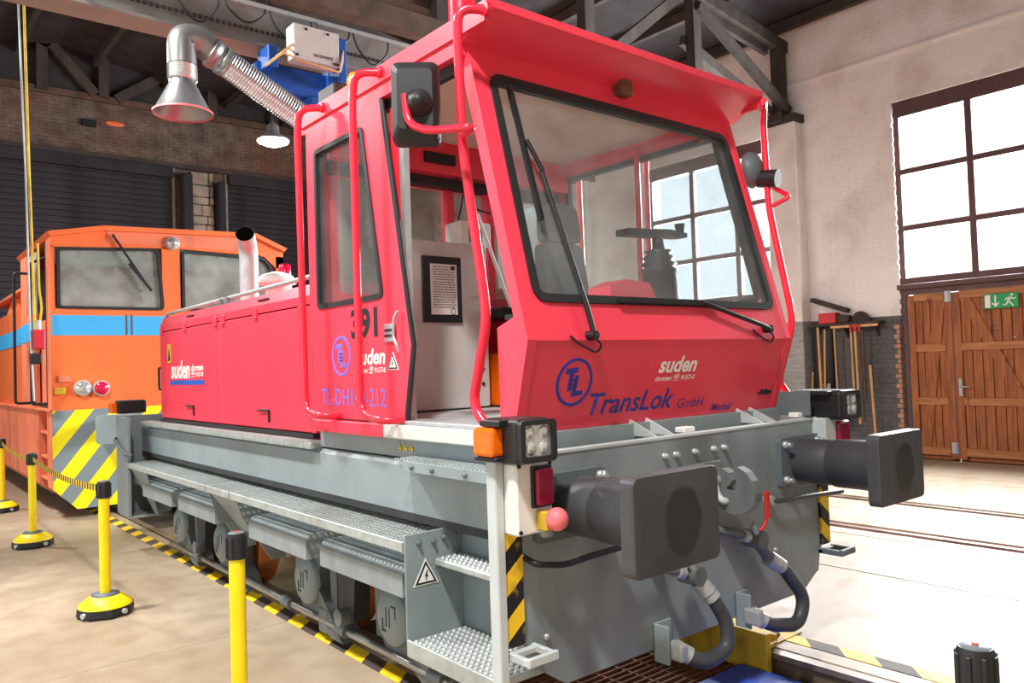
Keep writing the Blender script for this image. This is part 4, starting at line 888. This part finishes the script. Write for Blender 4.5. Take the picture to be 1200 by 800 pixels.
# handrails
def hrail(pts, name='handrail'): return MB().tube(pts, .021, 10, .09, seg=6).build(name, 'red_rail', LO)
def railset(s):
    X1 = s*1.16
    h1 = hrail([(s*1.05, 1.80, 3.185), (X1, 1.90, 3.185), (X1, 1.93, 3.05), (X1, 1.91, 1.41), (X1, 1.72, 1.385), (s*1.05, 1.69, 1.385)])
    h2 = hrail([(s*1.05, 1.13, 3.185), (X1, 1.22, 3.19), (X1, 1.25, 3.05), (X1, 1.25, 1.41), (X1, 1.04, 1.38), (s*1.05, 1.0, 1.38)])
    h3 = hrail([(s*1.05, .22, 3.175), (X1, .29, 3.18), (X1, .30, 3.05), (X1, .285, 2.55), (X1, .155, 1.84), (X1, .27, 1.48), (X1, .20, 1.39), (X1-s*.06, .09, 1.365), (s*1.05, .12, 1.365)])
    for h in (h1, h2, h3):
        pass
    return h3
h3 = railset(-1); railset(1)
for y, z in ((1.80, 3.185), (1.13, 3.185), (.22, 3.175)): MB().cyl((-1.05, y, z), (-1.075, y, z), .03, n=12).build('rail_foot', 'red_rail', LO)
# mirrors
mr = MB().tube([(-1.16, .29, 2.62), (-1.24, .10, 2.60), (-1.33, .30, 2.62), (-1.36, .40, 2.67), (-1.36, .42, 2.80)], .017, 8, .05).build('mirror_arm', 'red_rail', LO)
mc = V((-1.30, .43, 2.785)); mirr = bpy.data.objects
mh = MB(); R2 = []
u_, n_ = V((.80, -.60, 0)).normalized(), V((-.60, -.80, .0)).normalized()
w_ = V((0,0,1))
def mp(a, c, d): return mc+u_*a+w_*c+n_*d
lay = []
for k, d in ((1, -.07), (1, -.02), (.93, .015), (.72, .045)): lay.append(rpoly([mp(-.105*k, -.18*k, d), mp(.105*k, -.18*k, d), mp(.105*k, .18*k, d), mp(-.105*k, .18*k, d)], .035*k, 4))
n = len(lay[0]); vs_ = [p for l in lay for p in l]; fs_ = [tuple(range(n))]+[(L*n+i, L*n+(i+1) % n, (L+1)*n+(i+1) % n, (L+1)*n+i) for L in range(3) for i in range(n)]+[tuple(range(3*n, 4*n))]
mh.add(vs_, fs_); mh = mh.build('mirror_housing', 'black', mr); MB().lathe([(.062, 0), (.058, .02), (.03, .035), (.028, .06), (0, .065)], mp(.015, -.02, .04), n_, 18).build('mirror_joint', 'rubber', mr)
mr2 = MB().tube([(1.16, .29, 2.55), (1.20, .16, 2.60), (1.22, .28, 2.68)], .015, 8, .04).build('mirror_arm', 'red_rail', LO)
MB().lathe([(.0, 0), (.10, .01), (.115, .04), (.09, .09), (.05, .11), (0, .115)], (1.12, .42, 2.80), (.3, -1, .0), 20).build('mirror_housing', 'grey_dark', mr2); MB().cyl((1.15, .34, 2.74), (1.17, .22, 2.72), .055, n=14).build('mirror_joint', 'black', mr2)
# ---- cab interior
cb = MB().box(-.62, .06, 1.72, 1.95, 1.37, 2.44, .008, 1).build('control_cabinet', 'cabinet', LO)
fr_ = MB().box(-.46, -.16, 1.70, 1.718, 1.92, 2.34, .006, 1).build('document_frame', 'black', cb)
pa = MB().box(-.405, -.205, 1.694, 1.70, 1.97, 2.29).build('document', 'paper', fr_); b = MB()
for i in range(17):
    x = -.39
    while x < -.225:
        w = random.uniform(.012, .035); b.box(x, min(x+w, -.22), 1.6925, 1.694, 2.27-i*.016, 2.275-i*.016); x += w+.006
b.box(-.25, -.22, 1.6925, 1.694, 2.255, 2.28); b.build('printed_lines', 'ink', pa, kind='stuff'); MB().lathe([(.02, 0), (.02, .001), (.016, .001), (.016, 0)], (-.24, 1.693, 1.99), (0,-1,0), 20, caps=False).build('stamp', 'ink', pa)
for x, z in ((-.0, 2.28), (-.0, 2.10), (.0, 1.62), (.0, 1.52)): MB().cyl((x, 1.72, z), (x, 1.712, z), .012, n=8).build('cabinet_lock', 'black', cb)
MB().box(.10, .5, 1.6, 1.95, 1.37, 1.72, .01, 1).build('orange_locker', 'amber', LO); MB().box(-.9, .95, 1.55, 1.99, 1.95, 2.0).build('rear_shelf', 'black', LO) if False else MB().box(.08, .93, 1.6, 1.99, 1.95, 2.02, .008, 1).build('rear_console', 'black', LO)
tx = MB().box(-.12, .14, 1.76, 1.94, 2.44, 2.60, .01, 1).build('radio_unit', 'white', LO); MB().box(-.05, .06, 1.75, 1.765, 2.46, 2.56, .004, 1).build('radio_face', 'grey_dark', tx)
MB().bar((.16, 1.6, 2.02), (.02, 1.75, 2.65), .03, .02).build('cable_duct', 'white', LO); MB().tube([(-.05, 1.9, 2.95), (.0, 1.8, 2.7), (.1, 1.7, 2.65)], .007, 6, .1).build('cable', 'black', LO); MB().tube([(.05, 1.9, 2.95), (-.06, 1.8, 2.75), (-.1, 1.8, 2.6)], .007, 6, .1).build('cable', 'black', LO)
# driver's seat
sb = MB().box(.34, .82, 1.02, 1.50, 1.78, 1.92, .05, 3).build('seat_cushion', 'seat', LO)
sk = MB().prism(rpoly([(.36, 1.46, 1.90), (.80, 1.46, 1.90), (.76, 1.52, 2.46), (.40, 1.52, 2.46)], .06), (0, .10, 0)).build('seat_back', 'seat', LO)
MB().prism(rpoly([(.42, 1.52, 2.47), (.76, 1.52, 2.47), (.74, 1.54, 2.74), (.44, 1.54, 2.74)], .06), (0, .09, 0)).build('headrest', 'seat', LO); MB().cyl((.59, 1.25, 1.36), (.59, 1.25, 1.78), .06, n=14).build('seat_pedestal', 'black', LO); MB().box(.22, .30, 1.05, 1.45, 1.98, 2.05, .02, 2).build('armrest', 'black', LO)
# control desk and lever column behind the windscreen
ds = MB().box(.35, .95, .42, .80, 1.36, 1.88, .02, 2).build('control_desk', 'seat', LO)
MB().lathe([(.13, 1.88), (.12, 2.0), (.10, 2.16), (.12, 2.18), (.09, 2.20), (.11, 2.22), (.08, 2.24), (.10, 2.26), (.07, 2.28), (.09, 2.30), (.04, 2.31), (.03, 2.38)], (.60, .70, 0), n=18).build('control_column', 'black', ds)
MB().prism(rpoly([(.30, .68, 2.375), (.86, .68, 2.40), (.86, .68, 2.43), (.70, .68, 2.44), (.30, .68, 2.415)], .01), (0, .09, 0)).build('lever_yoke', 'black', ds); MB().cyl((.84, .72, 2.42), (.84, .72, 2.49), .022, .035, 12).build('lever_knob', 'black', ds)
rb = MB().prism([(-.22, .34, 1.86), (-.22, .34, 2.02), (-.10, .34, 2.06), (.08, .34, 2.05), (.19, .34, 1.88)], (0, .16, 0)).build('instrument_box', 'red', LO); MB().box(-.9, .9, .22, .36, 1.84, 1.865).build('dash_ledge', 'black', LO)
MB().cyl((.28, .42, 1.86), (.28, .42, 3.1), .013, n=8).build('grab_pole', 'red', LO) if False else None
MB().box(.28, .34, 1.98, 2.04, 2.1, 2.9).build('rear_pillar', 'red', LO)

# ================================================================== ORANGE LOCOMOTIVE
OL = thing('orange_locomotive', 'orange locomotive with blue stripe and yellow and grey striped front', 'locomotive', (0, 11, 0))
oy = 8.1
FR = [(-1.46,1.28),(-1.46,3.40),(-.88,3.50),(1.0,3.54),(1.40,3.38),(1.40,1.28)]
w1o = [(-1.40,2.48),(-.20,2.48),(-.25,3.27),(-1.40,3.21)]; w2o = [(.02,2.48),(1.28,2.48),(1.24,3.10),(1.12,3.24),(.02,3.27)]
def Z(pts, y=oy): return [V((x, y, z)) for x, z in pts]
# front wall panels around the two windscreens
fo = MB()
def quad(a): fo.prism(Z(a), (0, .06, 0))
quad([(-1.46,1.28),(1.40,1.28),(1.40,2.48),(-1.46,2.48)]); quad([(-1.46,2.48),(-1.42,2.48),(-1.42,3.22),(-1.46,3.22)]); quad([(-.22,2.48),(.0,2.48),(.0,3.28),(-.22,3.28)]); quad([(1.29,2.48),(1.40,2.48),(1.40,3.26),(1.29,3.26)])
fo.prism(Z([(-1.46,3.21),(-.24,3.27),(.0,3.28),(1.12,3.25),(1.29,3.10),(1.40,3.10),(1.40,3.38),(1.0,3.54),(-.88,3.50),(-1.46,3.40)]), (0, .06, 0))
of = fo.build('cab_front', 'orange', OL)
for q, lab in ((w1o, 'w'), (w2o, 'w')):
    r = rpoly(Z(q), .07); c = sum(r, V())/len(r); rin = shrink(r, .035); rin = rin if (rin[0]-c).length < (r[0]-c).length else shrink(r, -.035)
    fr = MB().ring([p+V((0,-.015,0)) for p in r], [p+V((0,-.015,0)) for p in rin], (0, .06, 0)).build('window_seal', 'rubber', of); MB().prism([p+V((0,.02,0)) for p in rin], (0,.006,0)).build('windscreen', 'dusty', of)
MB().box(-1.46, 1.40, oy-.004, oy, 2.165, 2.405).build('blue_band', 'blue_stripe', of)
for x in (-.66, -.60): MB().box(x, x+.02, oy-.006, oy-.003, 2.17, 2.42).build('rust_run', 'rust', of)
MB().prism(Z([(-.85,3.30),(.93,3.30),(.93,3.48),(-.85,3.45)], oy-.008), (0, .01, 0)).build('header_panel', 'orange_faded', of)
def roundlamp(x, z, r, mat, n): MB().lathe([(r, 0), (r, .04), (r*.9, .055)], (x, oy, z), (0,-1,0), 20).build(n, 'grey_light', of); MB().lathe([(r*.9, .05), (r*.6, .075), (0, .085)], (x, oy, z), (0,-1,0), 20, caps=False).build(n+'_lens', mat, of)
roundlamp(-1.15, 1.535, .095, 'lens', 'white_lamp'); roundlamp(-.95, 1.525, .095, 'red_lens2', 'tail_lamp'); roundlamp(-.09, 3.345, .085, 'lens', 'top_lamp')
MB().box(-1.44, -1.33, oy-.05, oy, 1.47, 1.55, .008, 1).build('socket_box', 'yellow_worn', of); MB().box(-1.40, -1.27, oy-.02, oy, 1.61, 1.69, .006, 1).build('step_plate', 'orange_faded', of)
MB().bar((-.80, oy-.04, 3.40), (-.42, oy-.04, 2.80), .02, .025).build('wiper', 'black', of); MB().bar((.95, oy-.04, 3.30), (1.05, oy-.04, 3.24), .02, .02).build('wiper', 'black', of); MB().bar((-.62, oy-.05, 3.05), (-.36, oy-.05, 2.72), .015, .03).build('wiper_blade', 'black', of)
# striped apron
MB().prism(Z([(-1.46,1.28),(1.40,1.28),(1.40,.36),(1.16,.11),(-1.22,.11),(-1.46,.36)]), (0, .05, 0)).build('striped_apron', 'warn_grey', OL)
MB().box(-.55, .55, oy-.05, oy, .12, .3).build('coupler_pocket', 'black', OL)
# cab roof and sides
roof = MB().prism(Z([(-1.50,3.38),(-.9,3.50),(1.0,3.56),(1.44,3.38),(1.40,3.33),(1.0,3.50),(-.9,3.44),(-1.46,3.33)], oy-.05), (0, 2.45, 0)).build('cab_roof', 'orange', OL)
MB().box(1.36, 1.40, oy+.05, 10.4, 1.28, 3.40).build('cab_side', 'orange', OL)
sl = MB().box(-1.46, -1.42, 8.16, 8.42, 1.28, 3.36).box(-1.46, -1.42, 9.2, 10.4, 1.28, 2.5).box(-1.46, -1.42, 9.9, 10.4, 2.5, 3.36).box(-1.40, -1.36, 8.4, 9.3, 1.28, 2.4).build('cab_side', 'orange_faded', OL)
MB().box(-1.445, -1.435, 9.2, 9.9, 2.5, 3.3).build('side_window', 'dusty', OL); MB().box(-1.46, -1.40, 8.42, 8.5, 1.28, 3.3, .01, 1).build('door_frame', 'rubber', OL)
MB().box(-1.42, 1.36, 10.36, 10.42, 1.28, 3.4).build('cab_rear', 'orange_faded', OL); MB().box(-1.42, 1.36, 8.15, 10.4, 1.28, 1.34).build('cab_floor', 'under', OL)
for x in (-.45, .75): MB().box(x, x+.10, 9.4, 9.5, 1.3, 3.3).build('inner_post', 'red_dull', OL)
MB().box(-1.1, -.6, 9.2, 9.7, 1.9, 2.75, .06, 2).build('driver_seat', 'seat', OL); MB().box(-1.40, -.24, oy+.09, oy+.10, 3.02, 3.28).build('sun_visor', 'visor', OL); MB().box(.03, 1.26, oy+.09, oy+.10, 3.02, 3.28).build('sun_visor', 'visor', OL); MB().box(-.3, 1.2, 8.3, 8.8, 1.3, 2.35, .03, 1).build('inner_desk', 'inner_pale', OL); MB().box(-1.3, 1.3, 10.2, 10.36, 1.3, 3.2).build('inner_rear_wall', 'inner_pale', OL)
# hood behind the cab with blue band and lower skirt
MB().box(-1.40, 1.36, 10.42, 15.2, 1.28, 2.72, .03, 1).build('rear_hood', 'orange', OL); MB().box(-1.408, -1.40, 10.42, 15.2, 2.165, 2.405).build('blue_band', 'blue_stripe', OL); MB().box(-1.466, -1.46, 9.2, 10.4, 2.165, 2.405).build('blue_band', 'blue_stripe', OL)
for y in (10.7, 11.5, 12.4): MB().prism([(-1.38, y, 2.72), (-1.30, y, 2.98), (-1.2, y, 2.98), (-1.2, y, 2.72)], (0, .12, 0)).build('hood_bracket', 'orange', OL)
MB().prism([(-1.42, 10.5, 2.98), (-1.2, 10.5, 3.06), (-.2, 10.5, 3.06), (-.2, 10.5, 3.02), (-1.2, 10.5, 3.02), (-1.42, 10.5, 2.94)], (0, 4.6, 0)).build('hood_canopy', 'orange_faded', OL)
sk = MB().prism([(-1.46, 9.1, 1.28), (-1.46, 9.1, .36), (-1.30, 9.1, .2), (-1.2, 9.1, .2), (-1.2, 9.1, 1.28)], (0, 6.0, 0)).build('skirt', 'orange_faded', OL)
MB().prism([(-1.46, 8.15, 1.28), (-1.46, 8.15, .36), (-1.30, 8.15, .2), (-1.2, 8.15, .2), (-1.2, 8.15, 1.28)], (0, .35, 0)).build('skirt', 'orange_faded', OL)
MB().box(-1.49, -1.2, 8.12, 15.2, 1.27, 1.30, .006, 1).build('skirt_ledge', 'orange_faded', OL); MB().box(-1.15, 1.1, 8.2, 15.1, .3, 1.27).build('underframe', 'under', OL)
for z in (.42, .68, .98): MB().box(-1.44, -1.15, 8.5, 9.1, z, z+.03, .005, 1).build('ladder_step', 'orange_faded', OL)
for x in (-.76, .76):
    for y in (10.2, 13.2): MB().lathe([(.05, 0), (.42, 0), (.42, .1), (.45, .11), (.45, .13), (.05, .13)], (x, y, .425), (-1 if x > 0 else 1, 0, 0), 32).build('wheel', 'under', OL)
MB().tube([(-1.46, 8.45, 1.36), (-1.62, 8.45, 1.36), (-1.62, 8.45, 3.05), (-1.46, 8.45, 3.12)], .018, 8, .04).build('cab_handrail', 'black', OL); MB().tube([(-1.46, 9.3, 1.36), (-1.68, 9.3, 1.36), (-1.68, 9.3, 3.02), (-1.46, 9.3, 3.02)], .018, 8, .04).build('cab_handrail', 'black', OL)
for x in (-.9, .86):
    ob = MB().lathe([(.12, 0), (.12, .3), (.13, .31), (.13, .52)], (x, oy, 1.05), (0,-1,0), 24).build('buffer', 'grey_dark', OL); MB().prism(rpoly([(x-.22, oy-.52, .89), (x+.22, oy-.52, .89), (x+.22, oy-.52, 1.22), (x-.22, oy-.52, 1.22)], .05), (0, -.06, 0)).build('buffer_head', 'grey', ob)
# pendant control hanging by the orange cab
pc = thing('pendant_control', 'red crane pendant hanging on yellow and grey cables beside the orange cab', 'pendant', (-1.69, 7.6, 1.95))
MB().tube([at(27,-30,y=7.6), at(34,200,y=7.6), at(42,405,y=7.6)], .014, 6).build('yellow_cable', 'yellow_worn', pc); MB().tube([at(20,-30,y=7.6), at(30,200,y=7.6), at(36,400,y=7.6), at(40,470,y=7.6)], .011, 6).build('grey_cable', 'zinc', pc)
MB().tube([at(44,285,y=7.6), at(46,340,y=7.6), at(49,360,y=7.6), at(46,385,y=7.6)], .012, 6, .05).build('cable_loop', 'yellow_worn', pc)
p = at(45,386,y=7.6); MB().box(p.x-.05, p.x+.06, 7.55, 7.65, p.z-.22, p.z, .015, 2).build('pendant_body', 'red_dull', pc); MB().box(p.x-.09, p.x+.03, 7.56, 7.64, p.z-.38, p.z-.26, .015, 2).build('plug', 'black', pc); MB().cyl((p.x, 7.6, p.z), (p.x, 7.6, p.z+.1), .03, n=10).build('cable_gland', 'zinc', pc)

# ================================================================== BARRIER POSTS
def stanchion(x, y, label, group='yellow barrier posts', H=.92):
    t = thing('barrier_post', label, 'barrier post', (x, y, 0), group)
    bs = MB().lathe([(.0, 0), (.175, 0), (.185, .02), (.18, .065), (.0, .065)], (x, y, 0), n=8, smooth=False).build('base_weight', 'rubber', t)
    MB().lathe([(.172, .065), (.165, .085), (.11, .125), (.075, .14)], (x, y, 0), n=24, caps=False).build('base_cover', 'yellow', t)
    MB().lathe([(.09, .132), (.088, .145), (.05, .152)], (x, y, 0), n=24).build('base_collar', 'grey_dark', t)
    for a in range(4):
        c, s = math.cos(a*math.pi/2+.5), math.sin(a*math.pi/2+.5); MB().cyl((x+c*.165, y+s*.165, .035), (x+c*.188, y+s*.188, .035), .018, n=12).build('base_stud', 'grey_light', bs)
        MB().box(-.03, .03, -.03, .03, 0, 0).build('x', 'yellow', t) if False else None
    MB().lathe([(.035, .14), (.035, H-.10)], (x, y, 0), n=20).build('pole', 'yellow', t)
    cp = MB().lathe([(.043, H-.115), (.043, H-.012), (.038, H)], (x, y, 0), n=20).build('belt_head', 'black', t)
    for a in range(8):
        c, s = math.cos(a*math.pi/4), math.sin(a*math.pi/4); MB().box(x+c*.043-.006, x+c*.043+.006, y+s*.043-.006, y+s*.043+.006, H-.11, H-.015, .002, 1).build('head_rib', 'black', cp)
    MB().lathe([(.036, H), (.03, H+.004), (.0, H+.005)], (x, y, 0), n=20).build('head_disc', 'grey_dark', cp); MB().lathe([(.008, H+.004), (.008, H+.008), (0, H+.008)], (x, y, 0), n=10).build('head_button', 'tool_red', cp)
    return t
stanchion(-1.85, 1.17, 'yellow barrier post without a belt beside the brake rod')
stanchion(-1.86, 3.70, 'yellow barrier post where the striped belt ends beside the red locomotive rear')
stanchion(-1.87, 6.72, 'yellow barrier post standing midway along the striped belt')
stanchion(-1.82, 9.45, 'yellow barrier post beside the orange locomotive skirt')
p = at(1143, 757, z=.92); stanchion(p.x, p.y, 'barrier post with black head standing ahead of the locomotive buffers')
def belt(y0, y1, x0, x1, label):
    b = MB(); n = 24; vs = []
    for k in range(n+1):
        t = k/n; y = y0+(y1-y0)*t; x = x0+(x1-x0)*t; z = .865-.10*4*t*(1-t)*.5
        vs += [(x-.001, y, z-.024), (x-.001, y, z+.024), (x+.001, y, z+.024), (x+.001, y, z-.024)]
    fs = [(4*k+j, 4*k+(j+1) % 4, 4*k+4+(j+1) % 4, 4*k+4+j) for k in range(n) for j in range(4)]; b.add(vs, fs)
    tag(b.build('barrier_belt', 'belt'), label, 'barrier belt', 'striped belts between the posts')
belt(3.757, 6.663, -1.86, -1.87, 'black and yellow striped belt ending beside the red locomotive rear'); belt(6.777, 9.393, -1.87, -1.82, 'black and yellow striped belt beside the orange locomotive')

# ================================================================== EXHAUST EXTRACTION
er = thing('extraction_rail', 'pale ribbed exhaust extraction rail with hanging cables above the hood', 'extraction rail', (0, 4.5, 4.6))
MB().box(-9, 3.4, 4.42, 4.60, 4.60, 4.93, .01, 1).build('suction_profile', 'alu_rail', er); MB().box(-9, 3.4, 4.36, 4.66, 4.58, 4.61, .004, 1).build('lower_flange', 'alu_rail', er); MB().box(-9, 3.4, 4.34, 4.68, 4.92, 4.96, .004, 1).build('upper_flange', 'zinc', er)
b = MB(); x = -8.9
while x < 3.3: b.box(x, x+.022, 4.405, 4.42, 4.72, 4.75); x += .05
b.build('rubber_lips', 'under', er, kind='stuff')
for x in (-4, -.9, 2.6): MB().cyl((x, 4.5, 4.95), (x, 4.5, 5.5), .015, n=8).build('hanger_rod', 'zinc', er)
x = -2.0; k = 0
while x < .9:
    L = random.uniform(.35, .5); dz = random.uniform(.16, .3)
    MB().tube([(x, 4.36, 4.96), (x+.02, 4.33, 4.96-dz*.6), (x+L*.5, 4.33, 4.96-dz*1.3), (x+L-.02, 4.33, 4.96-dz*.6), (x+L, 4.36, 4.96)], .009, 6, .12).build('festoon_cable', 'black', er); x += L+.03
eh = thing('exhaust_hood', 'silver flexible exhaust duct with flared bell hood hanging from the rail', 'exhaust duct', (-1.1, 4.2, 3.8))
c = V((-1.115, 4.2, 0))
MB().lathe([(.235, 3.79), (.225, 3.80), (.105, 4.03), (.105, 4.06)], c, n=32, caps=False).build('bell', 'duct', eh); MB().lathe([(.236, 3.785), (.236, 3.80), (.228, 3.80), (.228, 3.785)], c, n=32, caps=False).build('bell_rim', 'pink_knob', eh)
prof = [(.108, 4.06)]
for i in range(8): prof += [(.118, 4.07+i*.016), (.108, 4.078+i*.016)]
MB().lathe(prof, c, n=28, caps=False, smooth=False).build('ribbed_collar', 'alu', eh)
P0 = at(243, 58, y=4.2); P1 = V((-.10, 4.2, 3.95))
MB().tube([(-1.115, 4.2, 4.19), (-1.115, 4.2, 4.43), (-.955, 4.2, 4.43), P0+(P1-P0)*.05], .115, 22, .16, caps=False).build('elbow', 'duct', eh)
dd = (P1-P0).normalized(); prof = []; Ld = (P1-P0).length+.1; i = 0
while i*.012 < Ld: prof += [(.122 if i % 2 else .112, i*.012)]; i += 1
MB().lathe(prof, P0+dd*.02, dd, n=26, caps=False, smooth=False).build('flexible_duct', 'alu', eh)
MB().lathe([(.128, 0), (.128, .05), (.122, .05), (.122, .1), (.128, .1), (.128, .15)], P0+dd*.03, dd, n=26, caps=False).build('duct_clamp', 'duct', eh)
MB().tube([(-1.07, 4.25, 4.54), (-1.05, 4.345, 4.565)], .012, 6).build('hanger_strap', 'black', eh)
ev = thing('extraction_trolley', 'blue extraction trolley with grey control box hanging from the rail', 'trolley', (.05, 4.2, 4.2))
bxe = MB().box(-.19, .255, 4.08, 4.25, 4.43, 4.745, .012, 2).build('control_box', 'cabinet', ev)
text('lettering', 'ecovent', 'text_black', bxe, (.0, 4.079, 4.475), (1,0,0), (0,0,1), .19, .035, 0, .01)
for x, z in ((-.07, 4.71), (.14, 4.71), (-.16, 4.46), (.20, 4.45), (.23, 4.45)): MB().box(x-.012, x+.012, 4.074, 4.082, z-.01, z+.01).build('box_screw', 'text_black', bxe)
MB().box(-.42, .38, 4.38, 4.62, 4.20, 4.46, .03, 2).build('trolley_body', 'blue', ev); MB().box(.262, .34, 4.1, 4.33, 4.3, 4.72, .01, 1).box(.262, .34, 4.3, 4.45, 4.3, 4.5).build('trolley_arm', 'blue', ev); MB().box(-.38, -.28, 4.2, 4.44, 4.36, 4.55, .01, 1).build('trolley_arm', 'blue', ev); MB().box(.06, .36, 4.3, 4.6, 4.0, 4.21, .02, 1).build('motor_housing', 'blue', ev)
for k in range(3): MB().tube([(-.45+k*.05, 4.1, 4.30+k*.05), (-.30+k*.05, 4.06, 4.44+k*.05), (-.2, 4.1, 4.44+k*.05)], .010, 6, .03).build('pneumatic_line', 'tool_wood', ev)
MB().tube([(-.2, 4.07, 4.41), (.25, 4.07, 4.38), (.28, 4.07, 4.5), (.30, 4.1, 4.6)], .010, 6, .03).build('pneumatic_line', 'tool_wood', ev)
